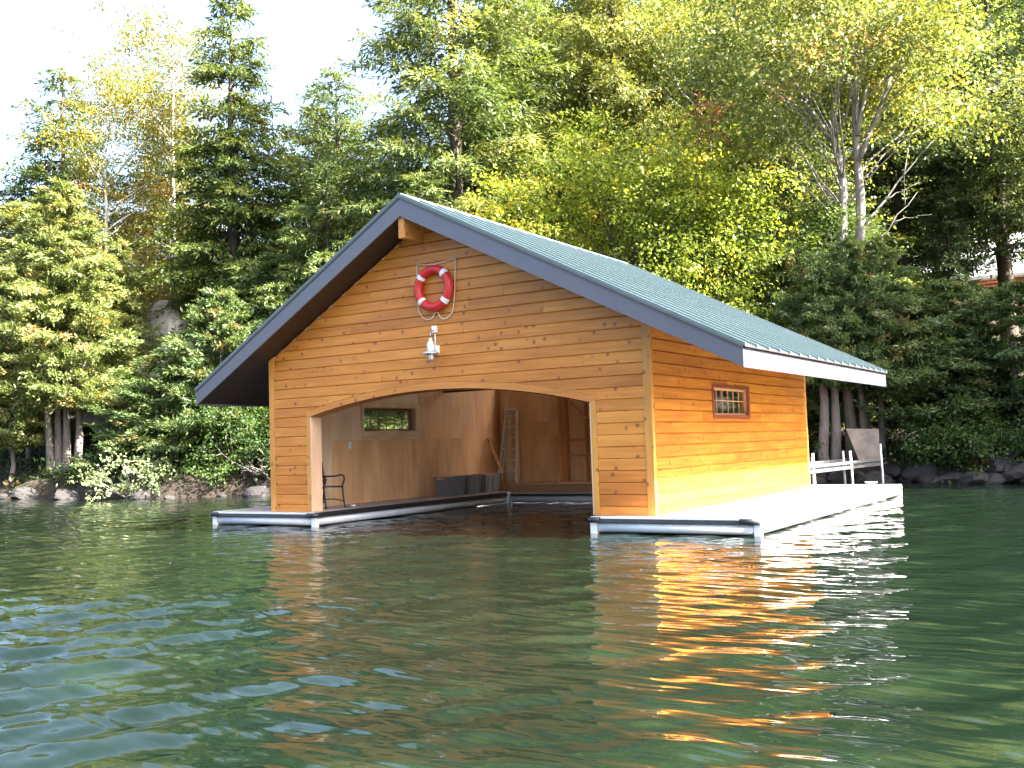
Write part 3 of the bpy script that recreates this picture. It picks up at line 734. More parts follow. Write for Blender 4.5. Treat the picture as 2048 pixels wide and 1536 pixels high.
tub(.62, 4.80, 1.45, 'grey plastic tub nearest the chair along the inner wall', 1)
tub(.58, 5.52, 1.60, 'grey plastic tub in the middle of the three', 0)
tub(.60, 6.28, 1.50, 'grey plastic tub at the foot of the leaning stick', 2)

# plank platform at the back of the slip
po = (4.0, 6.9, ZD); pf = empty('plank_platform', po); tag(pf, 'low brown plank platform across the back of the slip', 'platform')
for a, b in ((1.27, 4.2), (4.205, 7.3)): MB(po).box((a, 6.36, ZD+.002), (b, 6.40, ZD+.14)).build('front_board', MAT['lumber'], pf)
for i in range(8): MB(po).box((1.23, 6.34+i*.146, ZD+.1405), (7.3, 6.34+i*.146+.14, ZD+.178)).build('plank', MAT['lumber'], pf)

# step ladder leaning on the back wall
zo = ZD+.18; la = empty('step_ladder', (.75, 7.3, zo)); tag(la, 'aluminium stepladder leaning against the back wall', 'ladder')
lo2 = (.75, 7.3, zo); H = 1.80; ly0, ly1 = 7.18, 7.60
def lad(s, t): return (.62+s*(.27-.12*t)-.06*t, ly0+(ly1-ly0)*t, zo+H*t)
for s in (-1, 1): MB(lo2).bar(lad(s, 0), lad(s, 1), .035, .07, (0, 1, 0)).build('side_rail', MAT['alu_dull'], la)
for i in range(1, 7):
    t = i/6.6; a = Vector(lad(-1, t)); b = Vector(lad(1, t)); MB(lo2).bar(a, b, .085, .022).build('step', MAT['alu_dull'], la)
MB(lo2).box((lad(-1, 1)[0]-.02, ly1-.10, zo+H-.02), (lad(1, 1)[0]+.02, ly1+.015, zo+H+.03)).build('top_cap', MAT['alu_dull'], la)
for s in (-1, 1): MB(lo2).bar((.62+s*.26, 7.34, zo), (.56+s*.14, 7.61, zo+H*.95), .02, .04, (0, 1, 0)).build('rear_rail', MAT['alu_dull'], la)
# leaning stick
o = (.5, 6.7, zo); st = MB(o).bar((.85, 6.62, ZD+.42), (.18, 7.05, 1.52), .03, .055, (0, 1, 0)); st = st.build('leaning_stick', MAT['stud']); st.location = o; tag(st, 'thin wooden stick leaning into the back corner above the tubs', 'stick')
# vertical pale board behind the ladder
o = (.45, 7.6, ZD+.18); st = MB(o).box((.33, 7.60, zo), (.50, 7.63, zo+2.15)); st = st.build('loose_board', MAT['plypale']); st.location = o; tag(st, 'pale upright board standing behind the stepladder', 'board')
# bowl at the slip edge
o = (.95, 1.16, ZD); bl = empty('small_dish', o); tag(bl, 'small glass dish on the boards beside the chair', 'dish')
MB(o).lathe(o, [(.001, .004), (.05, .004), (.075, .05), (.07, .052), (.048, .012), (.001, .012)], 14).build('bowl', MAT['alu'], bl)
MB(o).lathe(o, [(.076, .046), (.08, .05), (.076, .054), (.072, .05), (.076, .046)], 14).build('rim', MAT['alu'], bl)

# ---------------------------------------------------------------- gangway behind the dock
go = (7.4, 13.0, .3); gw = empty('gangway', go); tag(gw, 'metal gangway on pipe legs running from dock to shore', 'gangway')
for dx in (0, -.95):
    for dz, hh in ((.05, .06), (-.07, .07)):
        MB(go).bar((7.62+dx, 8.45, .61+dz), (7.97+dx, 14.1, .60+dz), .05, hh).build('side_beam', MAT['gang'], gw)
for i in range(26):
    f = i/26; MB(go).box((6.70+f*.34, 8.47+f*5.6, .575), (7.60+f*.34, 8.47+f*5.6+.19, .605)).build('tread', MAT['gang'], gw)
for p, q in (((7.63, 8.93, -.6), (7.60, 8.93, .94)), ((7.86, 11.42, -.9), (7.82, 11.34, .93)), ((8.02, 13.88, gz(8.02, 13.88)-.2), (7.995, 13.80, 1.06)), ((6.9, 11.4, -.9), (6.88, 11.4, .80)), ((7.05, 13.85, gz(7.05, 13.85)-.2), (7.03, 13.8, .9))):
    MB(go).tube([p, q], .032, 10).build('pipe_leg', MAT['alu'], gw)
# plywood sheet on the bank
o = (7.5, 14.4, .7); sh = MB(o); V = [(7.01, 14.32, 1.49), (7.76, 14.80, 1.45), (7.77, 14.66, .50), (7.33, 14.38, .52)]
V += [(x-.02, y+.035, z) for x, y, z in V]
sh = sh.add(V, [(0,1,2,3),(7,6,5,4),(0,4,5,1),(1,5,6,2),(2,6,7,3),(3,7,4,0)]).build('plywood_sheet', MAT['sheet']); sh.location = o; tag(sh, 'weathered grey plywood sheet propped on the bank by the gangway', 'board')

# ---------------------------------------------------------------- vegetation
def unit(a): return a/np.maximum(np.linalg.norm(a, axis=-1, keepdims=True), 1e-9)
def leaf_mesh(name, P, D, N, ln, wd, tint, mat, fold=.18):
    """diamond leaves: base P, long axis D, face normal N; ln, wd arrays"""
    n = len(P); D = unit(D); S = unit(np.cross(D, N)); N2 = np.cross(S, D)
    ln = np.asarray(ln)[:, None]; wd = np.asarray(wd)[:, None]
    V = np.empty((n, 4, 3)); V[:, 0] = P; V[:, 1] = P+D*ln*.48+S*wd*.5+N2*wd*fold; V[:, 2] = P+D*ln; V[:, 3] = P+D*ln*.48-S*wd*.5+N2*wd*fold
    me = bpy.data.meshes.new(name)
    me.vertices.add(n*4); me.vertices.foreach_set('co', V.reshape(-1).astype(np.float32))
    me.loops.add(n*4); me.loops.foreach_set('vertex_index', np.arange(n*4, dtype=np.int32))
    me.polygons.add(n); me.polygons.foreach_set('loop_start', np.arange(0, n*4, 4, dtype=np.int32))
    at = me.attributes.new('tint', 'FLOAT', 'FACE'); at.data.foreach_set('value', np.clip(tint, 0, 1).astype(np.float32))
    me.materials.append(mat); me.update(calc_edges=True); return me

def limb(mb, a, b, r0, r1, rng, bend=.12, n=7, sides=6, sag=0.0):
    a = np.array(a, float); b = np.array(b, float); L_ = np.linalg.norm(b-a)
    off = rng.normal(0, bend*L_*.5, 3); pts = []; rad = []
    for i in range(n):
        t = i/(n-1); p = a+(b-a)*t+off*math.sin(math.pi*t)*.6+rng.normal(0, .012*L_, 3)*(0 < i < n-1)
        p[2] += sag*math.sin(math.pi*t)*L_
        pts.append(tuple(p)); rad.append(r0+(r1-r0)*t)
    mb.tube(pts, rad, sides)
    return pts

def make_tree(name, label, x, y, trunk_mb, bark, crown_me, rz=0.0, scale=1.0, group='trees on the wooded bank', cat='tree', z=None, trunk_name='trunk', extra=None):
    root = empty(name, (x, y, (gz(x, y)-.08) if z is None else z), rz); root.scale = (scale,)*3
    tag(root, label, cat, group)
    if trunk_mb is not None: trunk_mb.build(trunk_name, MAT[bark], root)
    link('crown', crown_me, root)
    if extra: extra(root)
    return root

def broad_crown(rng, boughs, per, nleaf, spread, leaf, mat, yellow=.12, flat=.6, center=None, wd=.62, tone=0.0):
    """leaf clusters round each bough point"""
    B = np.array([b[:3] for b in boughs]); sc = np.array([b[3] if len(b) > 3 else 1.0 for b in boughs])
    Pn, Dn, Nn, Ln, Wn, Tn = [], [], [], [], [], []
    c0 = B.mean(0) if center is None else np.array(center)
    for b, s in zip(B, sc):
        nc = int(per*s); bt = rng.normal(0, .12)
        cc = b+rng.normal(0, 1, (nc, 3))*np.array([1, 1, flat])*spread*s
        for c in cc:
            ct = bt+rng.normal(0, .12)+(.42 if rng.random() < yellow else 0)
            m = nleaf
            q = c+rng.normal(0, 1, (m, 3))*np.array([.34, .34, .16])*spread*.9
            out = unit(q-c0)
            nr = unit(np.array([0, 0, 1.0])*.75+out*.55+rng.normal(0, .55, (m, 3)))
            d = unit(out*.5+rng.normal(0, .7, (m, 3))+np.array([0, 0, -.35]))
            Pn.append(q); Dn.append(d); Nn.append(nr)
            l = leaf*rng.uniform(.65, 1.3, m); Ln.append(l); Wn.append(l*wd); Tn.append(.36+tone+ct+rng.normal(0, .15, m))
    cat = np.concatenate
    return leaf_mesh('crown', cat(Pn), cat(Dn), cat(Nn), cat(Ln), cat(Wn), cat(Tn), mat)

def ellipsoid_boughs(rng, c, r, n, lo=.35, jag=.16):
    out = []
    for i in range(n):
        u = unit(rng.normal(0, 1, 3)); k = rng.uniform(lo, 1.0)**.6*(1+rng.normal(0, jag))
        out.append((c[0]+u[0]*r[0]*k, c[1]+u[1]*r[1]*k, c[2]+u[2]*r[2]*k, rng.uniform(.6, 1.35)))
    return out

def conifer(rng, H, R, base, mat, droop=.25, step=.42, nb=5, leaf=.27, wd=.27, prof=.8, hang=.3, gap=.15, tone=0.0, sparse_top=0.0, dense=1.0, fine=.075):
    """whorled branches with flat drooping sprays; returns trunk builder and crown mesh"""
    tb = MB(); n = 14
    tb.tube([(rng.normal(0, .03), rng.normal(0, .03), H*i/(n-1)) for i in range(n)], [max(.02, (.018*H)*(1-i/(n-1))**.9) for i in range(n)], 8)
    Pn, Dn, Nn, Ln, Tn = [], [], [], [], []
    z = base; ph = 0
    while z < H-.25:
        f = (z-base)/(H-base); Lz = R*(1-f)**prof*(.75+.25*min(1, f*6))
        k = max(3, int(nb*(1-.35*f)))
        for j in range(k):
            if rng.random() < gap: continue
            az = ph+2*math.pi*j/k+rng.normal(0, .25); Lb = max(.35, Lz*rng.uniform(.62, 1.18))
            zz = z+rng.uniform(-.5, .5)*step
            dirh = np.array([math.cos(az), math.sin(az), 0]); side = np.array([-math.sin(az), math.cos(az), 0])
            up0 = .35*f+.05
            def bp(s): return dirh*Lb*s+np.array([0, 0, zz+Lb*(up0*s-droop*s*s)])
            tb.tube([tuple(bp(s)) for s in (0, .35, .7, 1)], [.035*(1-f*.5)+.004*Lb, .025, .015, .006], 4, False)
            bt = rng.normal(0, .13)
            ns = max(5, int(Lb/.155*dense))
            for i in range(ns):
                s = .16+.84*(i+rng.random()*.6)/ns
                p = bp(s); tl = (Lb*.34*(1-s)**.8+.36)*rng.uniform(.7, 1.25)
                for sg in (-1, 1):
                    dv = dirh*.75+side*sg*rng.uniform(.55, 1.0)+np.array([0, 0, rng.normal(-.12, .18)]); dv /= np.linalg.norm(dv)
                    m = max(4, int(tl/fine))
                    u = (np.arange(m)+rng.random(m)*.7)/m
                    q = p+dv*tl*u[:, None]+rng.normal(0, .04, (m, 3)); q[:, 2] -= hang*(tl*u)**2
                    d = dv+rng.normal(0, .5, (m, 3)); d[:, 2] -= hang*.7
                    nr = np.array([0, 0, 1.0])+rng.normal(0, .45, (m, 3))+dirh*.25
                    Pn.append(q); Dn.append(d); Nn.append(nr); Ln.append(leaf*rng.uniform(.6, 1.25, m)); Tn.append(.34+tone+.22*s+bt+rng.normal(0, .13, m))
        ph += 1.1; z += step*rng.uniform(.75, 1.25)*(1+sparse_top*f)
    # leader
    m = 30; u = rng.random(m); Pn.append(np.stack([rng.normal(0, .03, m), rng.normal(0, .03, m), H-.9+.9*u], -1)); Dn.append(np.stack([rng.normal(0, .6, m), rng.normal(0, .6, m), np.full(m, .7)], -1)); Nn.append(rng.normal(0, 1, (m, 3))); Ln.append(np.full(m, leaf*.7)); Tn.append(np.full(m, .5))
    cat = np.concatenate; Lc = cat(Ln)
    return tb, leaf_mesh('crown', cat(Pn), cat(Dn), cat(Nn), Lc, Lc*wd, cat(Tn), mat, .1)

def cedar_crown(rng, H, R, base, mat, nclump=420, per=80, leaf=.21, tone=0.0, brown=.06, prof=.75):
    """layered boughs, each a flat drooping spray of small fans with an upturned tip"""
    Pn, Dn, Nn, Ln, Tn = [], [], [], [], []
    nb = max(30, nclump//8); done = 0
    for i in range(nb):
        f = ((i+rng.random())/nb)**1.15; z = base+(H-base)*f; az = i*2.39996+rng.normal(0, .35)
        rad = R*((1-f)**prof)*(.6+.4*min(1, (f+.03)*7))*rng.uniform(.62, 1.22)+.18
        out = np.array([math.cos(az), math.sin(az), 0]); side = np.array([-out[1], out[0], 0]); bt = rng.normal(0, .10)
        nc = max(4, int(nclump/nb*(.45+.9*(1-f))))
        for j in range(nc):
            s_ = .25+.75*rng.random()**.7; w = rng.normal(0, .26)*rad*s_*(1.15-.5*s_)
            c = out*rad*s_+side*w+np.array([0, 0, z-.30*rad*s_+.22*rad*s_*s_+rng.normal(0, .07)])
            ct = bt+.12*(s_-.6)+rng.normal(0, .10)+(.45 if rng.random() < brown else 0)
            m = per; fan = unit(out*rng.uniform(.6, 1.1)+side*rng.normal(0, .45)+np.array([0, 0, rng.uniform(-.35, .5)]))
            u = rng.random(m); sz = .46*(.75+.4*(1-f))
            q = c+fan*(u[:, None]-.4)*sz+rng.normal(0, .5, (m, 3))*np.array([.22, .22, .11])*sz/.46
            d = fan*.9+rng.normal(0, .5, (m, 3))
            nr = out*.45+np.array([0, 0, .8])+rng.normal(0, .5, (m, 3))
            Pn.append(q); Dn.append(d); Nn.append(nr); Ln.append(leaf*rng.uniform(.6, 1.3, m)); Tn.append(.36+tone+ct+rng.normal(0, .12, m))
    cat = np.concatenate; Lc = cat(Ln)
    return leaf_mesh('crown', cat(Pn), cat(Dn), cat(Nn), Lc, Lc*.32, cat(Tn), mat, .12)

def straight_trunk(H, r, rng, base=(0, 0), lean=(0, 0), sides=9, z0=-.3):
    mb = MB(); n = 9
    pts = [(base[0]+lean[0]*H*i/(n-1)+rng.normal(0, .02)*(i > 0), base[1]+lean[1]*H*i/(n-1)+rng.normal(0, .02)*(i > 0), z0+(H-z0)*i/(n-1)) for i in range(n)]
    mb.tube(pts, [r*(1.25 if i == 0 else 1)*(1-.85*i/(n-1)) for i in range(n)], sides); return mb

# view-right direction helps to give stems the lean they show
RV = np.array([math.cos(yaw), math.sin(yaw)]); FV = np.array([-math.sin(yaw), math.cos(yaw)])
def loc(dx, dy): return (RV[0]*dx+FV[0]*dy, RV[1]*dx+FV[1]*dy)

# --- shared crowns: one mesh per kind, reused by several trees
R0 = np.random.default_rng
def clump_trunks(rng, spots, H, r):
    mb = MB()
    for (dx, dy, lx_, ly_) in spots:
        b = loc(dx, dy); ln_ = loc(lx_, ly_); n = 7
        mb.tube([(b[0]+ln_[0]*H*(i/(n-1))**1.1+rng.normal(0, .02), b[1]+ln_[1]*H*(i/(n-1))**1.1, -.3+(H+.3)*i/(n-1)) for i in range(n)], [r*(1-.6*i/(n-1)) for i in range(n)], 8)
    return mb
def place(name, label, x, y, trunk_me, crown_me, mat, rz=0.0, sc=(1, 1, 1), group='trees on the wooded bank'):
    root = empty(name, (x, y, gz(x, y)-.08), rz); tag(root, label, 'tree', group)
    if trunk_me is not None:
        t = link('trunk', trunk_me, root); t.scale = sc
    c = link('crown', crown_me, root); c.scale = sc
    c.material_slots[0].link = 'OBJECT'; c.material_slots[0].material = mat
    return root
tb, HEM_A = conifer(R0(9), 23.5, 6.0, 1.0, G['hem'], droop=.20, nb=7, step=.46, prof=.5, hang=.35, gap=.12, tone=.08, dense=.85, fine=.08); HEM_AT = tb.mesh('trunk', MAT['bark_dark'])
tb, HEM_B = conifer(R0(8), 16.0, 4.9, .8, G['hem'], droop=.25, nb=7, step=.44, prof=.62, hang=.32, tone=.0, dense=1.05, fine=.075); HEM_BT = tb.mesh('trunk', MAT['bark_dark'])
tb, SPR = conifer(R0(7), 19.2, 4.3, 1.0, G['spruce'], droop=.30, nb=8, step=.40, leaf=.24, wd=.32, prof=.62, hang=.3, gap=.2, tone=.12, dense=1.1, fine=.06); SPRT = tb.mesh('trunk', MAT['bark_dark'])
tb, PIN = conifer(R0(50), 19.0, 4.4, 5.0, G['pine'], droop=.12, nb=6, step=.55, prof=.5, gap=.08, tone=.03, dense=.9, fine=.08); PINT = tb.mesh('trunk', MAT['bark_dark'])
CED_A = cedar_crown(R0(1), 11.0, 2.9, 2.7, G['cedar'], 1150, 78, .19, tone=.06, prof=.5)
CED_B = cedar_crown(R0(53), 6.0, 2.25, 1.2, G['cedar'], 760, 78, .165, tone=.08, prof=.5)

# --- cedars on the left bank
make_tree('cedar_tree', 'tall sunlit yellow green cedar with pale clustered stems at left edge', -20.3, 9.1, clump_trunks(R0(1), [(-.35, -.1, -.06, 0), (-.1, 0, -.03, .02), (.2, -.1, .015, 0), (.5, .05, .07, .02)], 5.0, .17), 'bark_cedar', CED_A)
make_tree('cedar_tree', 'low sunlit cedar with drooping skirt at the left frame edge', -22.0, 8.2, straight_trunk(3.2, .11, R0(2)), 'bark_cedar', CED_B)
make_tree('cedar_tree', 'sunlit cedar behind the low one at the left frame edge', -24.6, 10.5, straight_trunk(6, .16, R0(3)), 'bark_cedar', CED_A, rz=2.0)
make_tree('cedar_tree', 'low green cedar in front of the granite outcrop', -14.9, 9.7, straight_trunk(3, .13, R0(4)), 'bark_cedar', CED_B, rz=4.0)
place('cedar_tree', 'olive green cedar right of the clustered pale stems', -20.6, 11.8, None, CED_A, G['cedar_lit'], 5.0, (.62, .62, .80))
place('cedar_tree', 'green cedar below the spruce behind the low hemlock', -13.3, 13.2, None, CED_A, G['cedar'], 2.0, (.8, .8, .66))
make_tree('cedar_tree', 'small green cedar hanging over the bank left of the boathouse', -12.9, 10.2, straight_trunk(4, .12, R0(5)), 'bark_cedar', CED_B, rz=1.0)
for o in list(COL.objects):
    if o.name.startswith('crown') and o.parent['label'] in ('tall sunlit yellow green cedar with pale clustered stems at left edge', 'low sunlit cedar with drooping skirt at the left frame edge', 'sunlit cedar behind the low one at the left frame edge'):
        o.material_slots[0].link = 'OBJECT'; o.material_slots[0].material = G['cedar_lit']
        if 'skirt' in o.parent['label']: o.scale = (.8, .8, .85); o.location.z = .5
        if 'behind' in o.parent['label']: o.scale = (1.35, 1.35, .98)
    elif o.name.startswith('crown') and 'granite' in o.parent['label']: o.scale = (1.1, 1.1, .70)

# --- conifers on the left and behind the boathouse
place('hemlock_tree', 'dark hemlock rising behind the birches at far left', -30.2, 15.8, HEM_BT, HEM_B, G['spruce'], 1.0, (1.15, 1.15, 1.16))
place('spruce_tree', 'tall ragged spruce with a thin leader left of the boathouse peak', -17.3, 14.9, SPRT, SPR, G['spruce'])
place('hemlock_tree', 'shaded hemlock between the spruce and the largest hemlock', -15.6, 19.4, HEM_BT, HEM_B, G['hem'], 0, (1, 1, .98))
place('hemlock_tree', 'largest hemlock spreading behind the boathouse peak', -7.4, 16.8, HEM_AT, HEM_A, G['hem'], .5)
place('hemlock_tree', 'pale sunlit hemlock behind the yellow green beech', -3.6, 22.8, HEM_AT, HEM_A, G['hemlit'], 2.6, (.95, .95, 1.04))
place('hemlock_tree', 'low dark hemlock just left of the boathouse roof', -10.8, 13.4, HEM_BT, HEM_B, G['hem'], 2.2, (.72, .72, .66))

# --- birches with white trunks
def birch(seed, H, R, base):
    rng = R0(seed); tb = straight_trunk(H*.9, .17, rng, lean=(.01, .01)); bo = []
    for i in range(34):
        f = rng.random(); z = base+(H-base)*f; r = R*math.sin(math.pi*(.15+.78*f))*rng.uniform(.3, 1.0); a = rng.uniform(0, 6.28)
        b = (r*math.cos(a), r*math.sin(a), z, rng.uniform(.6, 1.2)); bo.append(b)
        limb(tb, (0, 0, max(base*.8, z-r*.9)), b[:3], .045, .01, rng, .1, 6, 5)
    return tb.mesh('trunk', MAT['bark_birch']), broad_crown(rng, bo, 34, 30, .85, .125, G['birch'], .12, .85, (0, 0, H*.55))
BT, BC = birch(20, 18.2, 4.0, 5.0)
place('birch_tree', 'yellowing birch with white trunk behind the spruce', -22.6, 16.0, BT, BC, G['birch'], 0, (1.05, 1.05, 1.03))
place('birch_tree', 'yellowing birch whose white trunk shows above the left bank', -23.4, 13.4, BT, BC, G['birch'], 2.4, (.92, .92, .86))

# --- broadleaf trees
def broadleaf(seed, label, x, y, H, c, r, nb, per, nleaf, spread, leaf, mat, bark, trunk_r, yellow=.12, tone=0.0, name='broadleaf_tree', stems=((0, 0),), wd=.62):
    rng = R0(seed); tb = MB(); bo = ellipsoid_boughs(rng, c, r, nb)
    fork = c[2]-r[2]*.75
    for (sx, sy) in stems:
        n = 8; tb.tube([(sx*.2+sx*i/(n-1)*1.2+rng.normal(0, .04), sy*.2+sy*i/(n-1)*1.2+rng.normal(0, .04), -.3+(c[2]+.3)*i/(n-1)) for i in range(n)], [trunk_r*(1-.65*i/(n-1)) for i in range(n)], 8)
    for b in bo:
        sx, sy = stems[rng.integers(len(stems))]; z0 = max(fork*.7, b[2]-math.hypot(b[0], b[1])*rng.uniform(.7, 1.1)); z0 = min(z0, c[2])
        t = z0/c[2]; limb(tb, (sx*.2+sx*t*1.2, sy*.2+sy*t*1.2, z0), b[:3], trunk_r*.32, .012, rng, .14, 7, 5)
    return make_tree(name, label, x, y, tb, bark, broad_crown(rng, bo, per, nleaf, spread, leaf, mat, yellow, .6, c, wd, tone))
broadleaf(30, 'bright yellow green beech just behind the boathouse roof', 0.3, 15.3, 9, (0, 0, 5.9), (4.4, 3.6, 4.3), 60, 36, 27, .8, .125, G['beech'], 'bark_dark', .14, .05, .02, 'beech_tree')
broadleaf(31, 'green broadleaf tree with dead top branches behind the beech', 0.4, 23.8, 17, (0, 0, 12.2), (5.4, 4.6, 6.4), 50, 30, 24, 1.05, .15, G['maple'], 'bark_grey', .2, .10, .05)
broadleaf(32, 'green understory tree left of the double grey trunk', 3.7, 18.6, 8, (0, 0, 5.4), (2.9, 2.8, 3.6), 30, 28, 24, .75, .125, G['under'], 'bark_grey', .1, .06, .1)
broadleaf(33, 'leafy tree cut by the right frame edge', 11.6, 28.5, 12, (0, 0, 9.0), (3.2, 3.2, 4.0), 28, 24, 22, .85, .14, G['maple'], 'bark_dark', .16, .06, .0)

# maple with the double grey trunk
rng = R0(40); mx_, my_ = 6.5, 17.3; zb = gz(mx_, my_)-.1
def ml(px, z, dy=0.0): a = loc(px, dy); return (a[0], a[1], z-zb)
tb = MB()
sA = [ml(.05, zb-.3), ml(.05, 3.4), ml(.0, 5.4), ml(-.05, 7.2), ml(.05, 9.0), ml(-.15, 10.3)]
sB = [ml(.25, zb-.3, .1), ml(.25, 3.4, .1), ml(.35, 5.4, .1), ml(.58, 8.1, .1), ml(.56, 10.1, .1), ml(.62, 12.6), ml(.85, 15.5), ml(.9, 17.5)]
tb.tube(bez(sA, 4), list(np.linspace(.20, .11, 21)), 10); tb.tube(bez(sB, 4), list(np.linspace(.22, .04, 29)), 10)
for p, q, r0, r1 in ((ml(-.15, 10.3), ml(-1.3, 12.2), .10, .05), (ml(-.15, 10.3), ml(.15, 12.8), .09, .04), (ml(.56, 9.6), ml(1.7, 12.2), .09, .05), (ml(.56, 10.4), ml(1.0, 12.0), .09, .04), (ml(.58, 7.6), ml(2.9, 10.2), .045, .004), (ml(1.9, 9.1), ml(2.2, 10.4), .02, .003), (ml(1.3, 8.4), ml(2.4, 8.9), .02, .003),
                     (ml(.45, 6.6), ml(2.3, 8.6), .04, .004), (ml(1.5, 7.7), ml(2.7, 7.9), .018, .003), (ml(1.9, 8.2), ml(1.9, 9.2), .014, .003), (ml(-1.3, 12.2), ml(-3.2, 14.6), .05, .02), (ml(1.7, 12.2), ml(3.0, 14.2), .05, .02), (ml(.62, 12.6), ml(-.8, 15.2), .05, .02), (ml(.15, 12.8), ml(-.3, 15.2), .04, .02)):
    limb(tb, p, q, r0, r1, rng, .08, 7, 7)
STEMP = [tuple(q) for q in bez(sA, 4)[12:]]+[tuple(q) for q in bez(sB, 4)[14:]]+[ml(-.8, 11.4), ml(-1.3, 12.2), ml(-2.3, 13.4), ml(1.2, 11.2), ml(1.7, 12.2), ml(2.4, 13.2), ml(.05, 11.8), ml(-.2, 14.2)]
bo = []
for i in range(72):
    u = unit(rng.normal(0, 1, 3)); kk = rng.uniform(.3, 1)**.55
    dx, dy, z = u[0]*5.2*kk-.1, u[1]*3.8*kk, 13.8+u[2]*4.6*kk
    if z < 11.2 and abs(dx) < 1.2: continue
    if z < 11.5 and dx > 0 and rng.random() < .4: continue
    b = ml(dx, z, dy); bo.append((*b, rng.uniform(.55, 1.2)))
    cand = [q for q in STEMP if q[2] < b[2]-.5] or STEMP
    st_ = min(cand, key=lambda q: abs((b[2]-q[2])-.9*math.hypot(b[0]-q[0], b[1]-q[1]))+.25*math.hypot(b[0]-q[0], b[1]-q[1])+rng.random()*.4)
    limb(tb, st_, b, .034, .008, rng, .1, 7, 5, .04)
make_tree('maple_tree', 'tall maple with double grey trunk behind the right eave', mx_, my_, tb, 'bark_grey', broad_crown(rng, bo, 31, 28, .9, .13, G['maple'], .10, .5, ml(0, 12, 0), .72, .04), z=zb)
# reddened spray
rng = R0(41); bo = [(0, 0, .5, 1), (.3, .2, .2, .8), (-.25, .1, .1, .7), (.1, .1, -.3, .6)]
tb = MB(); gzr = gz(3.0, 15.6); tb.tube([(0, 0, gzr-11.3), (.1, 0, -4), (0, .1, 0), (0, 0, .6)], [.06, .05, .03, .01], 6)
r_ = make_tree('young_maple', 'thin young maple with reddened top among the green crowns', 3.0, 15.6, tb, 'bark_grey', broad_crown(rng, bo, 11, 15, .36, .13, G['red'], 0, .6), z=11.0)

# --- dark pines and cedars on the right
place('pine_tree', 'dark pine with bare lower trunk above the cottage', 9.4, 31.0, PINT, PIN, G['pine'], .4, (1.1, 1.1, .95))
place('pine_tree', 'dark pine left of the cottage behind the maple', 5.6, 30.0, PINT, PIN, G['pine'], 2.4, (1, 1, .9))
def rcedar(seed, label, x, y, sc, stems, r=.13, H=4.0, bark='bark_cedar', rz=0.0, dz=0.0):
    t = make_tree('cedar_tree', label, x, y, clump_trunks(R0(seed), stems, H, r), bark, CED_B, rz=0)
    for c in t.children:
        if c.name.startswith('crown'): c.scale = sc; c.rotation_euler = (0, 0, rz); c.location = (0, 0, dz)
rcedar(52, 'green cedar just right of the boathouse eave', 7.4, 16.3, (.9, .9, .88), [(-.5, -.3, -.02, 0), (.1, 0, .02, 0)], dz=.9)
rcedar(53, 'broad green cedar in the middle of the right bank', 9.1, 17.4, (1.0, 1.0, .80), [(-.2, 0, -.03, 0), (.3, 0, .04, 0)], rz=1.0)
rcedar(54, 'green cedar nearest the right frame edge', 10.9, 17.3, (1.0, 1.0, .76), [(0, 0, 0, 0)], rz=2.0, H=3)
rcedar(55, 'cedar with pale leaning trunk beside the gangway', 6.25, 14.9, (.6, .6, .72), [(0, 0, .02, 0), (.28, .05, .04, 0)], .17, rz=3.0, dz=1.6)
rcedar(56, 'tall narrow cedar below the maple trunk', 5.2, 16.6, (.8, .8, 1.05), [(0, 0, 0, 0)], rz=4.0)
rcedar(57, 'dark trunked cedar behind the plywood sheet', 7.1, 15.4, (.65, .65, .8), [(-.25, 0, -.02, 0), (.35, .5, 0, 0)], .20, 3.6, 'bark_dark', 5.0, 1.5)

# --- trees beyond the frame on the right that shade that bank
place('hemlock_tree', 'hemlock on the shore beyond the right frame edge', 17.5, 16.5, HEM_BT, HEM_B, G['hem'], 3.0, (1, 1, 1.05))
place('hemlock_tree', 'taller hemlock further along beyond the right frame edge', 22.5, 19.5, HEM_BT, HEM_B, G['hem'], 4.0, (1.05, 1.05, 1.2))

# --- distant trees closing the wood
FAR = [(-44, 24, .8, 'sunlit cedars at left'), (-13, 28, 1.1, 'spruce'), (-21.5, 24.5, 1.0, 'birches'), (2.5, 34, 1.2, 'maple'), (-5, 30, 1.3, 'pale sunlit hemlock'), (15.5, 52, 1.0, 'cottage roof'), (-9.5, 25, 1.25, 'largest hemlock'),
       (-1.2, 29, 1.3, 'tree with dead top branches'), (6.8, 53, 1.25, 'left end of the cottage'), (11.5, 50, 1.3, 'dark pine with bare lower trunk'), (-17.5, 25.5, .85, 'shaded hemlock'), (2.0, 26, 1.1, 'beech crown'), (-2.5, 37, 1.6, 'top of the pale sunlit hemlock'), (-10.5, 33, 1.5, 'top of the largest hemlock'), (4.5, 46, 1.75, 'top of the maple'), (9.5, 58, 1.9, 'top of the right hand pine'), (-25.8, 18.8, 1.05, 'white birch trunks')]
for i, (x, y, sc, lab) in enumerate(FAR):
    place('conifer_tree', 'far conifer filling the gap behind the '+lab, x, y, HEM_BT, HEM_B, G['hem'], i*1.1, (sc, sc, sc))
place('hemlock_tree', 'small dark hemlock half hiding the cottage', 7.9, 27.5, HEM_BT, HEM_B, G['pine'], 1.7, (.42, .42, .50))
place('hemlock_tree', 'dark hemlock just behind the roof peak', -6.2, 13.0, HEM_BT, HEM_B, G['hem'], 5.2, (.80, .80, .62))
place('hemlock_tree', 'young hemlock under the maple crown', 5.0, 21.5, HEM_BT, HEM_B, G['hem'], .7, (.7, .7, .6))

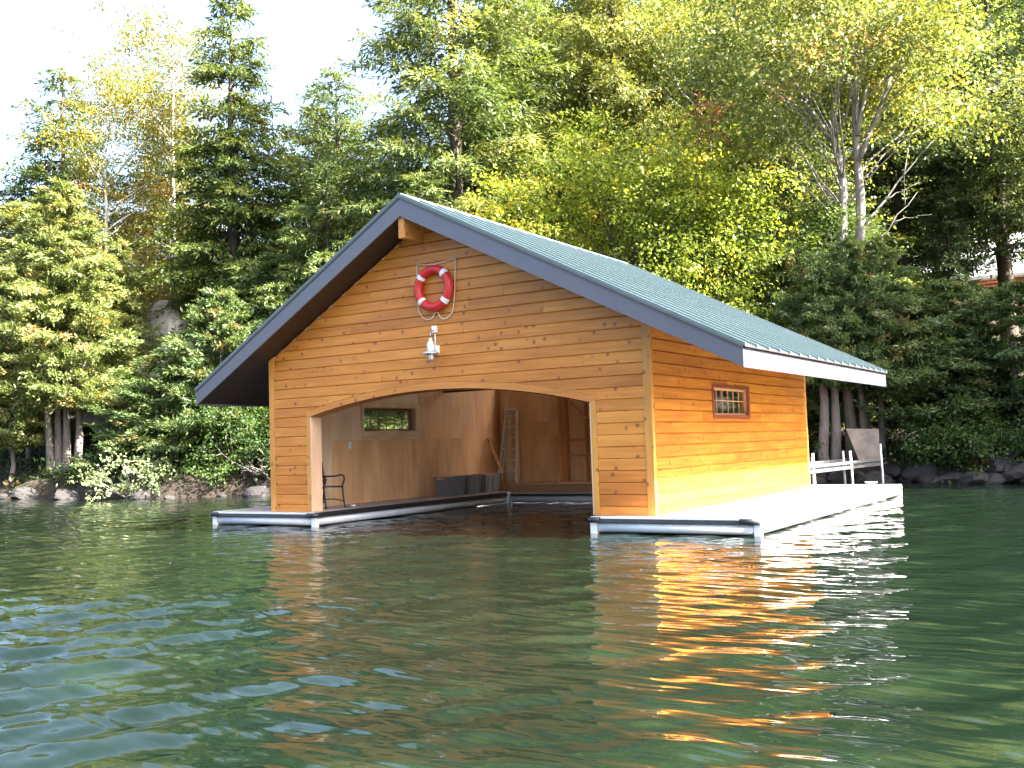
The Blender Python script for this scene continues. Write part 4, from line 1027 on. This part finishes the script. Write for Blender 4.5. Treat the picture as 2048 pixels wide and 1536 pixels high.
# --- shrubs on the banks
def shrub(seed, label, x, y, r, h, mat, n=22, per=16, nleaf=16, leaf=.11, tone=0.0, name='shrub', yellow=.05, spread=.42, z=None):
    rng = R0(seed); tb = MB(); bo = []
    for i in range(n):
        a = rng.uniform(0, 6.28); k = rng.random()**.5; f = rng.uniform(.12, 1)
        b = (r*k*math.cos(a), r*k*math.sin(a), h*f*(1-.45*k*k), rng.uniform(.7, 1.2)); bo.append(b)
        limb(tb, (b[0]*.15, b[1]*.15, -.15), b[:3], .022, .005, rng, .12, 5, 5)
    root = empty(name, (x, y, gz(x, y)-.05 if z is None else z)); tag(root, label, 'shrub', 'shrubs along the shore')
    tb.build('stems', MAT['twig'], root); link('foliage', broad_crown(rng, bo, per, nleaf, spread, leaf, mat, yellow, .6, (0, 0, h*.3), .6, tone), root)
shrub(80, 'pale leaved dogwood bush overhanging the water on the left', -14.3, 7.75, 1.25, 2.0, G['dogwood'], 26, 9, 11, .12, .02, 'dogwood_bush', 0, .36)
shrub(81, 'rounded green bush left of the boathouse corner', -11.3, 9.6, 1.5, 2.8, G['under'], 34, 17, 20, .105, .15)
shrub(82, 'dark green bush on the bank behind the left dock', -9.4, 10.6, 1.3, 2.2, G['under'], 26, 15, 16, .12, .05)
shrub(83, 'low green bush between the cedar stems and the dogwood', -17.2, 8.6, 1.2, 1.2, G['under'], 20, 13, 14, .11, .0)
shrub(84, 'green bush under the cedars on the right bank', 9.3, 16.2, 1.3, 1.15, G['under'], 26, 14, 16, .10, .05)
shrub(85, 'low dark bush by the water near the right frame edge', 10.6, 15.2, 1.1, .95, G['under'], 22, 14, 16, .10, .0)
shrub(86, 'tall green bush behind the rounded one left of the boathouse', -12.6, 11.3, 1.5, 3.6, G['under'], 30, 15, 16, .13, .12)
shrub(87, 'bush in the shade behind the boathouse back corner', 4.4, 15.4, 1.3, 2.0, G['under'], 22, 14, 16, .12, .1)

# --- undergrowth over the bank (uncountable)
rng = R0(90); nn = 5200
ux = rng.uniform(-40, 14, nn); ut = rng.random(nn)**1.3*24+.35; uy = shore(ux)+ut; uz = ground(ux, uy)
m = 9; c = np.stack([ux, uy, uz], -1).repeat(m, 0)
q = c+rng.normal(0, 1, c.shape)*np.array([.26, .26, .12])+np.array([0, 0, .10])
um = leaf_mesh('undergrowth', q, rng.normal(0, 1, q.shape)+np.array([0, 0, .5]), np.array([0, 0, 1.0])+rng.normal(0, .6, q.shape), rng.uniform(.10, .24, len(q)), rng.uniform(.06, .13, len(q)), np.clip(rng.normal(.4, .2, nn).repeat(m)+rng.normal(0, .1, len(q)), 0, 1), G['floor'])
tag(link('undergrowth', um), 'low plants and fallen leaves on the forest floor', 'undergrowth', kind='stuff')

# --- rocks
def rock_mesh(seed, sx, sy, sz, mat, sub=3, rough=.22):
    import bmesh
    bm = bmesh.new(); bmesh.ops.create_icosphere(bm, subdivisions=sub, radius=1.0)
    rg = np.random.default_rng(seed); dirs = unit(rg.normal(0, 1, (9, 3))); offs = rg.uniform(.55, .95, 9); ph = rg.uniform(0, 6, 6)
    for v in bm.verts:
        p = np.array(v.co)
        for d, o in zip(dirs, offs):
            t = p@d-o
            if t > 0: p = p-d*t*.85
        p = p*(1+.05*math.sin(5*p[0]+ph[0])*math.sin(4*p[1]+ph[1])+rough*.12*math.sin(11*p[2]+ph[2]+6*p[0]))
        v.co = (p[0]*sx, p[1]*sy, p[2]*sz)
    me = bpy.data.meshes.new('rock'); bm.to_mesh(me); bm.free(); me.materials.append(mat)
    me.polygons.foreach_set('use_smooth', [False]*len(me.polygons)); return me
rm = [rock_mesh(s, a, b, c, MAT['rock']) for s, a, b, c in ((1, .5, .36, .27), (2, .38, .34, .24), (3, .62, .4, .25), (4, .3, .26, .2), (5, .45, .5, .33))]
rng = R0(95)
ORD = ['first', 'second', 'third', 'fourth', 'fifth', 'sixth', 'seventh', 'eighth', 'ninth', 'tenth', 'eleventh', 'twelfth', 'thirteenth', 'fourteenth', 'fifteenth', 'sixteenth', 'seventeenth', 'eighteenth', 'nineteenth', 'twentieth', 'twenty first', 'twenty second']
for xs, lab, grp, n, smin in ((np.linspace(-27, -9.5, 15), 'grey rock from the left along the left bank', 'rocks along the left shore', 15, .4), (np.linspace(5.4, 12.6, 21), 'grey rock from the left along the right bank', 'rocks along the right shore', 26, .6)):
    for ri, x in enumerate(xs):
        x = float(x+rng.normal(0, .08)); y = float(shore(x)+rng.uniform(-.35, .25)); s = rng.uniform(smin, 1.35)
        o = link('shore_rock', rm[rng.integers(5)], None, (x, y, max(0, gz(x, y))+.05*s)); o.rotation_euler = (rng.normal(0, .15), rng.normal(0, .15), rng.uniform(0, 6.28)); o.scale = (s, s, s*.85)
        tag(o, ORD[ri]+' '+lab, 'rock', grp)
o = link('rock_outcrop', rock_mesh(21, 3.4, 2.4, 3.6, MAT['granite'], 4, .5), None, (-20.6, 13.9, 3.9)); o.rotation_euler = (.1, .1, .5); tag(o, 'pale granite outcrop on the hillside left of the roof', 'rock')
tp = gz(-21.2, 14.2)

# --- dead branches on the bank
for i, (x, y, lab) in enumerate(((-10.3, 9.6, 'bare dead branch reaching over the water by the left dock'), (-9.3, 9.9, 'second bare branch lower on the bank by the left dock'))):
    rng = R0(100+i); o = (x, y, gz(x, y)); mb = MB(o)
    for j in range(9):
        a = np.array([x+rng.normal(0, .2), y+rng.normal(0, .2), o[2]+.1]); e = a+np.array([rng.normal(.3, .8), rng.normal(-.6, .3), rng.uniform(.1, 1.2)])
        pts = limb(mb, a, e, .022, .006, rng, .25, 6, 5)
        for k in range(3): s = np.array(pts[2+k]); limb(mb, s, s+rng.normal(0, .28, 3)+np.array([0, 0, .1]), .01, .003, rng, .2, 4, 4)
    d = mb.build('dead_branch', MAT['twig']); d.location = o; tag(d, lab, 'branch', 'dead branches by the left dock')

# --- cottage on the hill at right
hx, hy = 4.9, 40.0; hz = 6.35; ho = (hx, hy, hz)
ct = empty('cottage', ho); tag(ct, 'brown log cottage with pale roof showing through the trees', 'cottage')
x0, x1, y0, y1 = hx-6, hx+5.5, hy, hy+7; w0 = 2.5
for i in range(10):
    MB(ho).tube([(x0, y0, hz+.13+i*.25), (x1, y0, hz+.13+i*.25)], .135, 8).build('wall_log', MAT['houselog'], ct)
MB(ho).box((x0, y0+.1, hz), (x1, y1, hz+w0)).build('wall', MAT['houselog'], ct)
MB(ho).add([(x0-.6, y0-.9, hz+2.35), (x1+.6, y0-.9, hz+2.35), (x1+.6, y0+3.5, hz+5.0), (x0-.6, y0+3.5, hz+5.0), (x0-.6, y1+.9, hz+2.35), (x1+.6, y1+.9, hz+2.35),
           (x0-.6, y0-.9, hz+2.22), (x1+.6, y0-.9, hz+2.22), (x1+.6, y1+.9, hz+2.22), (x0-.6, y1+.9, hz+2.22)], [(0,1,2,3),(3,2,5,4),(0,6,7,1),(4,5,8,9),(0,3,4,9,6),(1,7,8,5,2),(6,9,8,7)]).build('roof', MAT['cotroof'], ct)
for xa in (hx-3.6, hx-.4, hx+2.6):
    wn_ = MB(ho).box((xa, y0-.16, hz+.9), (xa+1.1, y0-.03, hz+1.95)).build('window', MAT['winlight'], ct)
    MB(ho).box((xa+.08, y0-.175, hz+.98), (xa+1.02, y0-.161, hz+1.87)).build('pane', MAT['black'], wn_)
MB(ho).box((x0-.3, y0-2.2, hz-.15), (x1+.3, y0-.2, hz)).build('porch_floor', MAT['deck'], ct)
MB(ho).bar((x0-.3, y0-2.15, hz+.9), (x1+.3, y0-2.15, hz+.9), .06, .09).build('porch_rail', MAT['trim_x'], ct)
for i in range(8): MB(ho).box((x0+i*1.6, y0-2.2, hz), (x0+i*1.6+.09, y0-2.11, hz+.9)).build('porch_post', MAT['trim_z'], ct)
